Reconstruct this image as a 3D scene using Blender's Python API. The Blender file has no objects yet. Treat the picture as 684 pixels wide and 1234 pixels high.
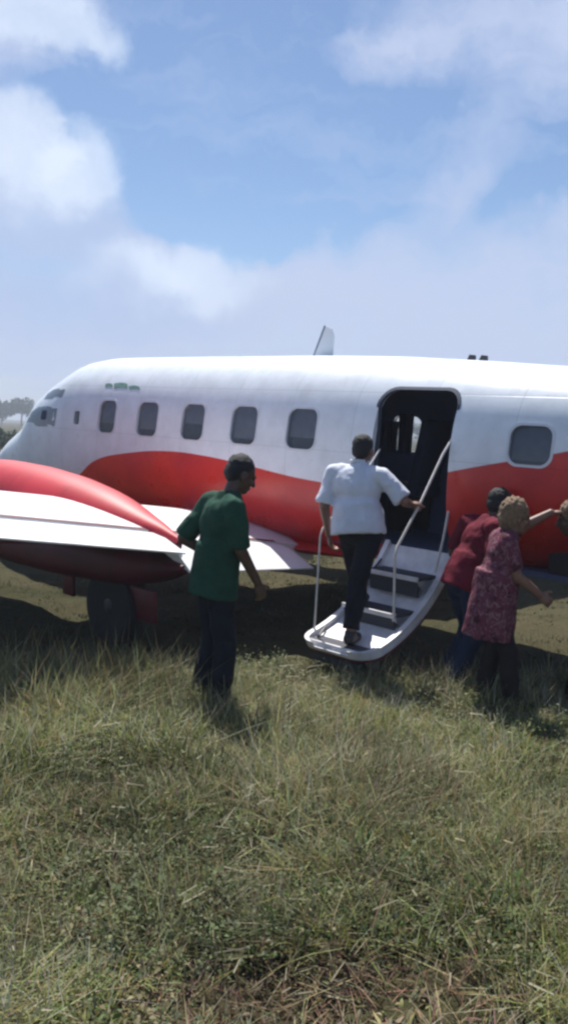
import bpy, bmesh, math, random
import numpy as np
from mathutils import Vector, Matrix
random.seed(7)
rng = np.random.default_rng(11)
R = math.radians
scene = bpy.context.scene
COL = scene.collection

# ------------------------------------------------------------------ camera
FPX, PW, PH, CH = 1050.0, 684.0, 1234.0, 1.85
_p, _r = -math.atan(97 / FPX), R(2.5)
FW = Vector((0, math.cos(_p), math.sin(_p)))
_u0 = Vector((0, -math.sin(_p), math.cos(_p)))
_r0 = Vector((1, 0, 0))
RT = _r0 * math.cos(_r) + _u0 * math.sin(_r)
UP = _u0 * math.cos(_r) - _r0 * math.sin(_r)
cam = bpy.data.cameras.new('camera')
cam.sensor_fit = 'VERTICAL'
cam.sensor_height = 24.0
cam.lens = 24.0 * FPX / PH
cam.clip_start = 0.05
cam.clip_end = 5000
cob = bpy.data.objects.new('camera', cam)
COL.objects.link(cob)
m = Matrix((RT, UP, -FW)).transposed().to_4x4()
m.translation = Vector((0, 0, CH))
cob.matrix_world = m
scene.camera = cob
scene.view_settings.view_transform = 'Standard'
scene.view_settings.look = 'None'
scene.view_settings.gamma = 1.0
scene.view_settings.exposure = 0.6
scene.cycles.filter_width = 2.6
scene.cycles.max_bounces = 8
scene.cycles.transparent_max_bounces = 8

# ------------------------------------------------------------------ sky + sun
SUN_EL, SUN_AZ = R(60), R(-12)          # azimuth from +Y, positive towards +X
SKY_STRENGTH = 0.06

def pxdir(px, py):
    return (FW + RT * ((px - PW / 2) / FPX) + UP * ((PH / 2 - py) / FPX)).normalized()

world = bpy.data.worlds.new("World")
scene.world = world
world.use_nodes = True
wt = world.node_tree
for n in list(wt.nodes):
    wt.nodes.remove(n)

class NT:
    """small helper to write node trees"""
    def __init__(self, t): self.t = t
    def n(self, kind, **kw):
        nd = self.t.nodes.new(kind)
        for k, v in kw.items(): setattr(nd, k, v)
        return nd
    def l(self, a, b): self.t.links.new(a, b)
    def math(self, op, a, b=None, c=None, clamp=False):
        nd = self.n('ShaderNodeMath', operation=op, use_clamp=clamp)
        for i, v in enumerate((a, b, c)):
            if v is None: continue
            if isinstance(v, (int, float)): nd.inputs[i].default_value = v
            else: self.l(v, nd.inputs[i])
        return nd.outputs[0]
    def vmath(self, op, a, b=None, out=0):
        nd = self.n('ShaderNodeVectorMath', operation=op)
        for i, v in enumerate((a, b)):
            if v is None: continue
            if isinstance(v, (tuple, list, Vector)): nd.inputs[i].default_value = tuple(v)
            else: self.l(v, nd.inputs[i])
        return nd.outputs['Value' if op in ('DOT_PRODUCT', 'LENGTH') else 'Vector']
    def scale(self, a, s):
        nd = self.n('ShaderNodeVectorMath', operation='SCALE')
        self.l(a, nd.inputs[0])
        if isinstance(s, (int, float)): nd.inputs['Scale'].default_value = s
        else: self.l(s, nd.inputs['Scale'])
        return nd.outputs[0]
    def ramp(self, v, a, b, c=0.0, d=1.0, kind='SMOOTHSTEP'):
        nd = self.n('ShaderNodeMapRange', interpolation_type=kind)
        nd.clamp = True
        self.l(v, nd.inputs['Value'])
        for k, x in zip(('From Min', 'From Max', 'To Min', 'To Max'), (a, b, c, d)):
            nd.inputs[k].default_value = x
        return nd.outputs[0]
    def noise(self, vec, scale, detail=4, rough=0.5, out='Fac', dist=0.0):
        nd = self.n('ShaderNodeTexNoise')
        if vec is not None: self.l(vec, nd.inputs['Vector'])
        nd.inputs['Scale'].default_value = scale
        nd.inputs['Detail'].default_value = detail
        nd.inputs['Roughness'].default_value = rough
        nd.inputs['Distortion'].default_value = dist
        return nd.outputs[out]
    def mix(self, f, a, b, blend='MIX'):
        nd = self.n('ShaderNodeMix', data_type='RGBA', blend_type=blend)
        for i, v in ((0, f), (6, a), (7, b)):
            if isinstance(v, (int, float)): nd.inputs[i].default_value = v
            elif isinstance(v, (tuple, list)): nd.inputs[i].default_value = (*v[:3], 1)
            else: self.l(v, nd.inputs[i])
        return nd.outputs[2]

w = NT(wt)
tc = w.n('ShaderNodeTexCoord')
D = tc.outputs['Generated']
sky = w.n('ShaderNodeTexSky', sky_type='NISHITA')
sky.sun_disc = False
sky.sun_elevation = SUN_EL
sky.sun_rotation = SUN_AZ
sky.air_density = 1.0
sky.dust_density = 0.3
sky.ozone_density = 3.5
skyc = w.vmath('MULTIPLY', sky.outputs[0], (1.15, 1.19, 1.25))

def basis(c):
    e = Vector((0, 0, 1)).cross(c).normalized()      # towards image left
    return -e, c.cross(-e).normalized() * -1

def blob_sum(vec, blobs):
    total = None
    for (px, py, a, b, rot, amp, soft) in blobs:
        c = pxdir(px, py)
        right = RT.copy(); right = (right - c * right.dot(c)).normalized()
        up = right.cross(c) * -1
        up = (UP - c * UP.dot(c)).normalized()
        cr, sr = math.cos(R(rot)), math.sin(R(rot))
        u = (right * cr - up * sr) * (FPX / a)
        v = (right * sr + up * cr) * (FPX / b)
        q = w.vmath('SUBTRACT', vec, c)
        du = w.vmath('DOT_PRODUCT', q, u)
        dv = w.vmath('DOT_PRODUCT', q, v)
        cmb = w.n('ShaderNodeCombineXYZ')
        w.l(du, cmb.inputs[0]); w.l(dv, cmb.inputs[1])
        r = w.vmath('LENGTH', cmb.outputs[0])
        k = w.ramp(r, 1.0 - soft, 1.0 + soft, amp, 0.0)
        total = k if total is None else w.math('ADD', total, k)
    return total

nzv = w.noise(D, 5.0, 5, 0.55, 'Color')
nzv2 = w.noise(D, 17.0, 5, 0.6, 'Color')
wv = w.vmath('ADD', w.vmath('ADD', D, w.scale(w.vmath('SUBTRACT', nzv, (0.5, 0.5, 0.5)), 0.15)), w.scale(w.vmath('SUBTRACT', nzv2, (0.5, 0.5, 0.5)), 0.07))
# generic broken cloud over the whole dome
sep = w.n('ShaderNodeSeparateXYZ'); w.l(D, sep.inputs[0])
zden = w.math('ADD', w.math('MAXIMUM', sep.outputs[2], 0.0), 0.22)
cmb = w.n('ShaderNodeCombineXYZ')
w.l(w.math('DIVIDE', sep.outputs[0], zden), cmb.inputs[0])
w.l(w.math('DIVIDE', sep.outputs[1], zden), cmb.inputs[1])
fb = w.noise(cmb.outputs[0], 0.9, 6, 0.52)
base_cov = w.ramp(fb, 0.42, 0.72, 0.0, 0.42)
horizon_haze = w.ramp(sep.outputs[2], 0.0, 0.20, 0.7, 0.0)
# thin cloud veil shapes (photo pixel centre, half axes, tilt, amount, softness)
thin = blob_sum(wv, [
    (20, 10, 110, 62, 0, 0.9, 0.35), (30, 200, 175, 80, 8, 0.8, 0.4), (60, 330, 190, 130, 0, 0.55, 0.5),
    (250, 335, 130, 50, 0, 0.55, 0.5), (620, 60, 230, 70, -18, 0.48, 0.6), (470, 72, 120, 28, 4, 0.5, 0.6),
    (560, 330, 330, 120, -14, 0.75, 0.45), (640, 120, 120, 60, -35, 0.45, 0.6), (420, 400, 420, 70, 0, 0.45, 0.6),
])
clear = blob_sum(wv, [
    (230, 110, 170, 130, 0, 0.85, 0.5), (410, 180, 200, 70, -14, 0.95, 0.5), (290, 250, 160, 60, 0, 0.5, 0.6),
    (655, 215, 75, 50, -20, 0.85, 0.5), (120, 130, 60, 50, 0, 0.3, 0.5),
])
cov = w.math('ADD', base_cov, horizon_haze)
cov = w.math('SUBTRACT', w.math('ADD', w.math('MULTIPLY', cov, 0.8), thin), clear, clamp=True)
puff = blob_sum(wv, [
    (25, 12, 75, 34, 0, 0.8, 0.35), (15, 180, 48, 44, 0, 0.62, 0.45), (105, 205, 46, 44, 20, 0.72, 0.4), (55, 220, 60, 40, 0, 0.3, 0.5),
    (235, 333, 80, 34, 0, 0.6, 0.5), (160, 345, 70, 30, 0, 0.3, 0.5),
])
grey = blob_sum(wv, [(70, 300, 130, 60, 0, 0.5, 0.5), (100, 380, 170, 30, 0, 0.45, 0.6), (600, 130, 130, 50, -30, 0.2, 0.6), (30, 120, 120, 24, 0, 0.3, 0.6)])
fine = w.noise(wv, 9.0, 6, 0.6)
# wind-drawn fibres running up to the right
mp = w.n('ShaderNodeMapping'); mp.inputs['Rotation'].default_value = (0, R(32), 0); mp.inputs['Scale'].default_value = (2.2, 2.2, 11.0)
w.l(wv, mp.inputs[0])
fib = w.noise(mp.outputs[0], 1.6, 6, 0.6)
cov = w.math('MULTIPLY', cov, w.ramp(fine, 0.25, 0.7, 0.78, 1.1), clamp=True)
cov = w.math('ADD', cov, w.ramp(fib, 0.3, 0.72, -0.22, 0.26), clamp=True)
CLOUD = (6.2, 7.2, 9.8)
PUFF = (8.8, 10.0, 12.0)
GREYC = (4.6, 6.1, 9.4)
c0 = w.mix(cov, skyc, CLOUD)
c1 = w.mix(w.math('MULTIPLY', grey, cov, clamp=True), c0, GREYC)
c2 = w.mix(w.math('MULTIPLY', puff, w.ramp(fine, 0.2, 0.65, 0.6, 1.0), clamp=True), c1, PUFF)
bg = w.n('ShaderNodeBackground')
w.l(c2, bg.inputs[0]); bg.inputs[1].default_value = SKY_STRENGTH
wo = w.n('ShaderNodeOutputWorld'); w.l(bg.outputs[0], wo.inputs[0])

sun = bpy.data.lights.new('sun', 'SUN')
sun.energy = 5.0
sun.angle = R(0.6)
sun.color = (1.0, 0.955, 0.88)
sob = bpy.data.objects.new('sun', sun)
COL.objects.link(sob)
sdir = Vector((math.sin(SUN_AZ) * math.cos(SUN_EL), math.cos(SUN_AZ) * math.cos(SUN_EL), math.sin(SUN_EL)))
sob.rotation_euler = sdir.to_track_quat('Z', 'Y').to_euler()
sob.location = sdir * 40

# ------------------------------------------------------------------ materials
def mat(name, color, rough=0.5, metal=0.0, spec=0.5, noise=0.0, nscale=8.0, bump=0.0, bscale=30.0, coat=0.0, alpha=1.0, sheen=0.0):
    mm = bpy.data.materials.new(name); mm.use_nodes = True
    t = NT(mm.node_tree); b = mm.node_tree.nodes['Principled BSDF']
    b.inputs['Base Color'].default_value = (*color, 1)
    b.inputs['Roughness'].default_value = rough
    b.inputs['Metallic'].default_value = metal
    b.inputs['Specular IOR Level'].default_value = spec
    b.inputs['Coat Weight'].default_value = coat
    b.inputs['Alpha'].default_value = alpha
    b.inputs['Sheen Weight'].default_value = sheen
    co = t.n('ShaderNodeTexCoord').outputs['Object']
    if noise:
        nz = t.noise(co, nscale, 5, 0.6)
        f = t.ramp(nz, 0.3, 0.7, 1 - noise, 1 + noise * 0.6, 'LINEAR')
        cc = t.mix(1.0, color, (1, 1, 1), 'MULTIPLY')
        nd = t.n('ShaderNodeVectorMath', operation='SCALE')
        nd.inputs[0].default_value = color
        t.l(f, nd.inputs['Scale']); t.l(nd.outputs[0], b.inputs['Base Color'])
    if bump:
        bp = t.n('ShaderNodeBump'); bp.inputs['Strength'].default_value = bump; bp.inputs['Distance'].default_value = 0.02
        t.l(t.noise(co, bscale, 5, 0.6), bp.inputs['Height']); t.l(bp.outputs[0], b.inputs['Normal'])
    return mm

def livery():
    """white aircraft paint with the red wave along the lower side (flat paint), a little grime"""
    mm = bpy.data.materials.new('white_and_red_paint'); mm.use_nodes = True
    t = NT(mm.node_tree); b = mm.node_tree.nodes['Principled BSDF']
    co = t.n('ShaderNodeTexCoord').outputs['Object']
    sp = t.n('ShaderNodeSeparateXYZ'); t.l(co, sp.inputs[0])
    pts = [(-7.5, .95), (-5, .47), (-3.5, .15), (-2.58, -.03), (-2.37, -.085), (-2.03, -.16), (-1.64, -.255), (-1.2, -.37), (-.6, -.46), (-.11, -.455), (.66, -.385), (1.26, -.335),
           (1.93, -.325), (2.67, -.40), (3.15, -.49), (3.57, -.69), (4.0, -.95), (4.6, -1.35), (8, -1.6)]
    fc = t.n('ShaderNodeFloatCurve')
    c = fc.mapping.curves[0]
    xs = [((x + 8) / 16, (z - DZ_REF + 2) / 4) for x, z in [(p[0], p[1] + 0) for p in pts]]
    c.points[0].location = xs[0]; c.points[1].location = xs[-1]
    for q in xs[1:-1]: c.points.new(*q)
    fc.mapping.update()
    t.l(t.math('DIVIDE', t.math('ADD', sp.outputs[0], 8), 16), fc.inputs['Value'])
    zc = t.math('SUBTRACT', t.math('MULTIPLY', fc.outputs[0], 4), 2 - DZ)
    red = t.ramp(t.math('SUBTRACT', zc, sp.outputs[2]), -0.006, 0.006, 0, 1)
    nz = t.noise(co, 2.2, 6, 0.62)
    stretch = t.n('ShaderNodeMapping'); stretch.inputs['Scale'].default_value = (3.0, 3.0, 0.5)
    t.l(co, stretch.inputs[0])
    streak = t.noise(stretch.outputs[0], 2.0, 5, 0.6)
    wv_ = t.mix(t.ramp(nz, 0.35, 0.75, 0, 0.55), (0.75, 0.80, 0.86), (0.64, 0.68, 0.74))
    wv_ = t.mix(t.ramp(streak, 0.55, 0.8, 0, 0.4), wv_, (0.55, 0.56, 0.55))
    rv_ = t.mix(t.ramp(nz, 0.3, 0.75), (0.60, 0.030, 0.020), (0.48, 0.015, 0.020))
    rv_ = t.mix(t.ramp(streak, 0.55, 0.85, 0, 0.35), rv_, (0.36, 0.03, 0.035))
    b.inputs['Roughness'].default_value = 0.3
    t.l(t.ramp(nz, 0.3, 0.7, 0.25, 0.42), b.inputs['Roughness'])
    # skin joints every half metre, as fine relief
    sx = t.math('ABSOLUTE', t.math('SUBTRACT', t.math('FRACT', t.math('MULTIPLY', t.math('ADD', sp.outputs[0], 0.21), 1.316)), 0.5))
    joint = t.ramp(sx, 0.0, 0.006, 0.0, 1.0)
    sz = t.math('ABSOLUTE', t.math('SUBTRACT', t.math('FRACT', t.math('MULTIPLY', t.math('ADD', sp.outputs[2], 0.13), 1.9)), 0.5))
    joint = t.math('MULTIPLY', joint, t.ramp(sz, 0.0, 0.008, 0.0, 1.0))
    both = t.mix(red, wv_, rv_)
    grime = t.math('MULTIPLY', t.ramp(joint, 0.0, 1.0, 0.72, 1.0, 'LINEAR'), t.ramp(t.noise(co, 5.0, 6, .7), .3, .75, 1.04, .90))
    t.l(t.scale(both, grime), b.inputs['Base Color'])
    hgt = t.math('ADD', t.math('MULTIPLY', joint, 0.3), t.math('MULTIPLY', t.noise(co, 1.7, 3, 0.5), 0.5))
    bp = t.n('ShaderNodeBump'); bp.inputs['Strength'].default_value = 0.25; bp.inputs['Distance'].default_value = 0.02
    t.l(hgt, bp.inputs['Height']); t.l(bp.outputs[0], b.inputs['Normal'])
    return mm

DZ = 1.89          # window line above the ground, at the airplane's root
DZ_REF = 0.0
M = dict(
    livery=livery(),
    white=mat('white_wing_paint', (0.78, 0.79, 0.80), 0.35, noise=0.14, nscale=3, bump=0.05, bscale=6),
    nacelle=None,
    red=mat('red_paint', (0.50, 0.020, 0.036), 0.42, noise=0.2, nscale=3, bump=0.04, bscale=5),
    interior=mat('dark_blue_lining', (0.11, 0.14, 0.26), 0.8),
    seatcloth=mat('navy_seat_cloth', (0.05, 0.06, 0.12), 0.9, bump=0.2, bscale=60),
    glass=mat('cabin_glass', (0.07, 0.09, 0.125), 0.12, spec=0.6, alpha=0.6),
    clearglass=mat('thin_glass', (0.3, 0.36, 0.42), 0.15, alpha=0.25),
    frame=mat('window_frame_paint', (0.62, 0.65, 0.70), 0.45),
    rubber=mat('black_rubber', (0.018, 0.018, 0.02), 0.85, bump=0.2, bscale=40),
    steel=mat('brushed_metal', (0.52, 0.53, 0.55), 0.35, metal=0.85, noise=0.2, nscale=20),
    pale=mat('pale_rail_metal', (0.66, 0.62, 0.60), 0.45, noise=0.15, nscale=20),
    dark=mat('dark_metal', (0.05, 0.05, 0.055), 0.5, metal=0.3),
    maroon=mat('maroon_paint_and_shade', (0.10, 0.008, 0.014), 0.5, noise=0.2),
    stair=mat('stair_white_paint', (0.68, 0.67, 0.70), 0.45, noise=0.22, nscale=7),
    tread=mat('dark_tread_rubber', (0.05, 0.054, 0.07), 0.8, bump=0.3, bscale=50),
    decal=mat('green_decal', (0.16, 0.29, 0.24), 0.5, noise=0.3, nscale=30),
    antenna=mat('grey_antenna', (0.24, 0.28, 0.33), 0.5),
    blind=mat('grey_blind', (0.34, 0.38, 0.44), 0.8, noise=.15, nscale=12),
    seal=mat('dark_door_seal', (0.07, 0.085, 0.12), 0.7),
    paleblade=mat('pale_antenna_skin', (0.74, 0.79, 0.85), 0.4),
    curtain=mat('pale_curtain_cloth', (0.6, 0.58, 0.56), 0.9),
)

def red_with_shade():
    mm = mat('red_paint_with_shade', (0.50, 0.020, 0.036), 0.55, bump=.04, bscale=5)
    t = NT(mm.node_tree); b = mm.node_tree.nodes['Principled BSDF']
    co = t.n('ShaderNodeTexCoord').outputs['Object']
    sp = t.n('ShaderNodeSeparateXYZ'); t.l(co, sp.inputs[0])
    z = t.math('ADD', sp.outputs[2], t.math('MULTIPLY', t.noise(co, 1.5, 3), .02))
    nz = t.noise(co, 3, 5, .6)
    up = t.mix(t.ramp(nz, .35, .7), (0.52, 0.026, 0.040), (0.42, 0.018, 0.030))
    lo = t.mix(t.ramp(nz, .35, .7), (0.10, 0.006, 0.016), (0.06, 0.005, 0.010))  # shade of the underside painted in as dark maroon below wing level
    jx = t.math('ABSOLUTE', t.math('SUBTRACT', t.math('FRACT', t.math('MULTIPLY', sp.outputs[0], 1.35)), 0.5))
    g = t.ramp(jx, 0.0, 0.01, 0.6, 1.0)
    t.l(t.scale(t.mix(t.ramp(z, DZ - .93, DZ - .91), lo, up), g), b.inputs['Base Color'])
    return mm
M['nacelle'] = red_with_shade()

# ------------------------------------------------------------------ object helpers
def link(name, me, material=None, parent=None):
    o = bpy.data.objects.new(name, me)
    COL.objects.link(o)
    if material is not None:
        for k in (material if isinstance(material, (list, tuple)) else [material]):
            me.materials.append(k)
    if parent is not None: o.parent = parent
    return o

def from_bm(name, bm, material, parent=None, smooth=35, dz=0.0):
    if dz:
        bmesh.ops.translate(bm, verts=bm.verts, vec=(0, 0, dz))
    bmesh.ops.recalc_face_normals(bm, faces=bm.faces)
    me = bpy.data.meshes.new(name); bm.to_mesh(me); bm.free()
    if smooth:
        me.polygons.foreach_set('use_smooth', [True] * len(me.polygons))
        me.set_sharp_from_angle(angle=R(smooth))
    return link(name, me, material, parent)

def tag(o, label=None, cat=None, group=None, kind=None):
    if label: o['label'] = label
    if cat: o['category'] = cat
    if group: o['group'] = group
    if kind: o['kind'] = kind
    return o

def empty(name, loc, parent=None):
    o = bpy.data.objects.new(name, None); COL.objects.link(o)
    o.location = loc; o.empty_display_size = 0.2
    if parent: o.parent = parent
    return o

def loft(bm, rings, cap=True):
    vs = [[bm.verts.new(p) for p in r] for r in rings]
    n = len(rings[0])
    for a, b in zip(vs, vs[1:]):
        for i in range(n):
            j = (i + 1) % n
            bm.faces.new((a[i], a[j], b[j], b[i]))
    if cap:
        bm.faces.new(vs[0]); bm.faces.new(list(reversed(vs[-1])))
    return vs

def box(bm, c, s, rot=None, bevel=0.0):
    r = bmesh.ops.create_cube(bm, size=1.0)
    mx = Matrix.Translation(c) @ (rot.to_4x4() if rot is not None else Matrix.Identity(4)) @ Matrix.Diagonal((*s, 1))
    bmesh.ops.transform(bm, matrix=mx, verts=r['verts'])
    if bevel:
        ed = set(e for v in r['verts'] for e in v.link_edges)
        bmesh.ops.bevel(bm, geom=list(ed), offset=bevel, segments=2, affect='EDGES', profile=0.5)
    return r['verts']

def tube(bm, pts, rad, seg=10):
    pts = [Vector(p) for p in pts]
    rads = rad if isinstance(rad, (list, tuple)) else [rad] * len(pts)
    rings = []
    up = Vector((0.31, 0.17, 0.93)).normalized()
    for i, p in enumerate(pts):
        d = (pts[min(i + 1, len(pts) - 1)] - pts[max(i - 1, 0)]).normalized()
        a = d.cross(up).normalized(); b = d.cross(a).normalized()
        rings.append([p + (a * math.cos(2 * math.pi * k / seg) + b * math.sin(2 * math.pi * k / seg)) * rads[i] for k in range(seg)])
    loft(bm, rings)

def lathe_y(bm, prof, c, seg=32):
    """profile (radius, y) turned about the y axis through c"""
    rings = []
    for r, y in prof:
        rings.append([Vector((c[0] + r * math.cos(2 * math.pi * k / seg), c[1] + y, c[2] + r * math.sin(2 * math.pi * k / seg))) for k in range(seg)])
    loft(bm, rings)

def rrect(x0, x1, z0, z1, r, n=6):
    out = []
    for cx, cz, a0 in ((x1 - r, z1 - r, 0), (x0 + r, z1 - r, 90), (x0 + r, z0 + r, 180), (x1 - r, z0 + r, 270)):
        for k in range(n + 1):
            a = R(a0 + 90 * k / n)
            out.append((cx + r * math.cos(a), cz + r * math.sin(a)))
    return out

# ------------------------------------------------------------------ the ground
def gnoise(x, y):
    return (0.035 * np.sin(1.7 * x + 0.6 * y + 1.0) * np.cos(1.3 * y - 0.4 * x) + 0.02 * np.sin(4.1 * x - 2.2 * y) * np.cos(3.3 * y + 1.1 * x + 0.7)
            + 0.01 * np.sin(9.3 * x + 3.1 * y) * np.sin(8.1 * y - 2.7 * x))

def gz(x, y):
    fade = np.clip(1.4 - np.abs(np.asarray(y) - 4.0) / 14.0, 0, 1)
    return gnoise(np.asarray(x, float), np.asarray(y, float)) * fade

def ground():
    xs = np.concatenate([[-3000, -900, -300, -120, -60, -30, -16], np.linspace(-10, 10, 101), [16, 30, 60, 120, 300, 900, 3000]])
    ys = np.concatenate([[-600, -100, -30, -8], np.linspace(-2, 16, 91), [22, 34, 60, 120, 300, 900, 3000]])
    X, Y = np.meshgrid(xs, ys)
    Z = gz(X, Y)
    v = np.stack([X.ravel(), Y.ravel(), Z.ravel()], 1)
    nx = len(xs)
    f = [(j * nx + i, j * nx + i + 1, (j + 1) * nx + i + 1, (j + 1) * nx + i) for j in range(len(ys) - 1) for i in range(nx - 1)]
    me = bpy.data.meshes.new('ground'); me.from_pydata(v.tolist(), [], f)
    me.polygons.foreach_set('use_smooth', [True] * len(me.polygons))
    mm = bpy.data.materials.new('field_soil_and_turf'); mm.use_nodes = True
    t = NT(mm.node_tree); b = mm.node_tree.nodes['Principled BSDF']
    co = t.n('ShaderNodeTexCoord').outputs['Object']
    a = t.noise(co, 0.9, 6, 0.65); c = t.noise(co, 14, 6, 0.7); g = t.noise(co, 0.12, 4, 0.6)
    k = t.mix(t.ramp(a, 0.35, 0.65), (0.043, 0.045, 0.019), (0.074, 0.063, 0.033))
    k = t.mix(t.ramp(c, 0.4, 0.7, 0, 0.7), k, (0.028, 0.027, 0.014))
    k = t.mix(t.ramp(g, 0.4, 0.65, 0, 0.6), k, (0.10, 0.086, 0.046))
    t.l(k, b.inputs['Base Color']); b.inputs['Roughness'].default_value = 0.95
    b.inputs['Specular IOR Level'].default_value = 0.1
    bp = t.n('ShaderNodeBump'); bp.inputs['Strength'].default_value = 0.9; bp.inputs['Distance'].default_value = 0.05
    t.l(c, bp.inputs['Height']); t.l(bp.outputs[0], b.inputs['Normal'])
    o = link('ground', me, mm)
    tag(o, 'open field of soil and turf running out to the horizon', kind='structure')
ground()

# ------------------------------------------------------------------ airplane
yaw, pp = R(43.35), R(0.97)
AX = Vector((-math.cos(yaw) * math.cos(pp), math.sin(yaw) * math.cos(pp), math.sin(pp)))
AY = Vector((-math.sin(yaw), -math.cos(yaw), 0))
AZ = AX.cross(AY)
ORI = Vector((.124, 7.99, 1.88)) - AY * 0.85
PM = Matrix((AX, AY, AZ)).transposed()
def pw(x, y, z): return ORI + PM @ Vector((x, y, z))

plane = empty('airplane', pw(0, 0, -DZ))
plane.rotation_euler = PM.to_euler()
tag(plane, 'white twin-engine propeller airplane with red wave along its side parked on grass', 'airplane')

def lerp_table(tab):
    xs = [p[0] for p in tab]; ys = [p[1] for p in tab]
    def pchip(x):
        return float(np.interp(x, xs, ys))
    # light smoothing so profile corners round off
    def fn(x):
        h = 0.07
        return (pchip(x - h) + 2 * pchip(x) + pchip(x + h)) / 4
    return fn
TOP = lerp_table([(-7.6, .42), (-6.5, .46), (-4, .54), (-2.1, .63), (-1.4, .675), (-.6, .715), (.4, .735), (3.2, .74), (3.75, .735), (4.15, .69), (4.5, .56), (4.8, .44), (5.05, .31), (5.2, .15), (5.38, -.04), (5.7, -.19), (6.1, -.36), (6.5, -.55), (6.9, -.78), (7.1, -.93)])
BOT = lerp_table([(-7.6, .1), (-6.5, -.12), (-5, -.40), (-3.5, -.75), (-2.6, -.96), (-1.7, -1.10), (-.8, -1.165), (0, -1.18), (5, -1.16), (6, -1.14), (6.7, -1.08), (7.1, -1.0)])
HWD = lerp_table([(-7.6, .06), (-6.5, .22), (-5, .45), (-3.5, .66), (-2.6, .78), (-1.7, .845), (-.8, .862), (3, .862), (4.2, .84), (5, .74), (5.5, .64), (6, .52), (6.6, .32), (6.9, .18), (7.1, .04)])
def zwide(x): return BOT(x) + (TOP(x) - BOT(x)) * 0.49
NU, NL = 2.5, 2.9
def surf_y(x, z):
    zc, hw = zwide(x), HWD(x)
    if z >= zc:
        t, n = (z - zc) / (TOP(x) - zc), NU
    else:
        t, n = (zc - z) / (zc - BOT(x)), NL
    t = min(abs(t), 1.0)
    return hw * (1 - t ** n) ** (1 / n)
def section(x, inset=0.0, n=72):
    zc, hw, tp, bt = zwide(x), HWD(x) - inset, TOP(x) - inset, BOT(x) + inset
    out = []
    for k in range(n):
        a = 2 * math.pi * (k + 0.5) / n
        ca, sa = math.cos(a), math.sin(a)
        e = 2 / (NU if sa >= 0 else NL)
        y = hw * math.copysign(abs(ca) ** e, ca)
        z = zc + (tp - zc if sa >= 0 else zc - bt) * math.copysign(abs(sa) ** e, sa)
        out.append(Vector((x, y, z)))
    return out

WINS = [(0.0, .0, .18, .185), (.76, .0, .18, .185), (1.52, .0, .175, .185), (2.28, .0, .18, .185), (3.03, .0, .165, .185), (-2.25, -.015, .168, .148)]
DOOR = (-1.59, -.825, -.95, .385)

def make_fuselage():
    bm = bmesh.new()
    xs = np.concatenate([np.arange(-7.6, -2.4, .2), np.arange(-2.4, 4.2, .1), np.arange(4.2, 7.1, .06), [7.1]])
    loft(bm, [section(x) for x in xs])
    bmesh.ops.translate(bm, verts=bm.verts, vec=(0, 0, DZ))
    o = from_bm('fuselage', bm, [M['livery'], M['interior']])
    cutters = []
    bm = bmesh.new()
    loft(bm, [section(x, 0.045, 48) for x in np.arange(-3.6, 4.61, .2)])
    for f in bm.faces: f.material_index = 1
    cutters.append(from_bm('cut_cabin', bm, [M['livery'], M['interior']], dz=DZ, smooth=0))
    bm = bmesh.new()
    def prism(pts, y0, y1):
        loft(bm, [[Vector((x, y0, z)) for x, z in pts], [Vector((x, y1, z)) for x, z in pts]])
    prism(rrect(DOOR[0], DOOR[1], DOOR[2], DOOR[3], .15), .45, 1.3)
    for (wx, wz, hx, hz) in WINS:
        p = rrect(wx - hx, wx + hx, wz - hz, wz + hz, .085)
        prism(p, .5, 1.3)
    for (wx, wz, hx, hz) in WINS:
        p = rrect(wx - hx, wx + hx, wz - hz, wz + hz, .085)
        prism(p, -1.3, -.5)
    p = rrect(3.60, 3.72, -.115, .045, .03); prism(p, .5, 1.3)
    cutters.append(from_bm('cut_openings', bm, [M['livery'], M['interior']], dz=DZ, smooth=0))
    for c in cutters:
        md = o.modifiers.new('cut', 'BOOLEAN'); md.object = c; md.operation = 'DIFFERENCE'; md.solver = 'EXACT'; md.material_mode = 'INDEX'
    dg = bpy.context.evaluated_depsgraph_get()
    me = bpy.data.meshes.new_from_object(o.evaluated_get(dg))
    o.modifiers.clear(); o.data = me; me.name = 'fuselage'
    for c in cutters: bpy.data.objects.remove(c)
    me.polygons.foreach_set('use_smooth', [True] * len(me.polygons))
    me.set_sharp_from_angle(angle=R(30))
    o.parent = plane
    return o
fus = make_fuselage()

def ring_strip(pts_out, pts_in, side, y_off, thick=0.012):
    bm = bmesh.new()
    def yo(x, z, off): return side * (surf_y(x, z) + off)
    a = [Vector((x, yo(x, z, y_off), z)) for x, z in pts_out]
    b = [Vector((x, yo(x, z, y_off), z)) for x, z in pts_in]
    c = [Vector((x, yo(x, z, -thick), z)) for x, z in pts_in]
    d = [Vector((x, yo(x, z, -thick), z)) for x, z in pts_out]
    rings = [d, a, b, c]
    vs = [[bm.verts.new(p) for p in r] for r in rings]
    n = len(a)
    for i in range(3):
        for k in range(n):
            j = (k + 1) % n
            bm.faces.new((vs[i][k], vs[i][j], vs[i + 1][j], vs[i + 1][k]))
    return bm

def pane_mesh(pts, side, off):
    bm = bmesh.new()
    xs = [p[0] for p in pts]; zs = [p[1] for p in pts]
    c = (sum(xs) / len(xs), sum(zs) / len(zs))
    rings = []
    for s in (1.0, .66, .33):
        rings.append([bm.verts.new((c[0] + (x - c[0]) * s, side * (surf_y(c[0] + (x - c[0]) * s, c[1] + (z - c[1]) * s) + off), c[1] + (z - c[1]) * s)) for x, z in pts])
    cv = bm.verts.new((c[0], side * (surf_y(*c) + off), c[1]))
    n = len(pts)
    for i in range(2):
        for k in range(n):
            bm.faces.new((rings[i][k], rings[i][(k + 1) % n], rings[i + 1][(k + 1) % n], rings[i + 1][k]))
    for k in range(n): bm.faces.new((rings[2][k], rings[2][(k + 1) % n], cv))
    return bm

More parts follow.
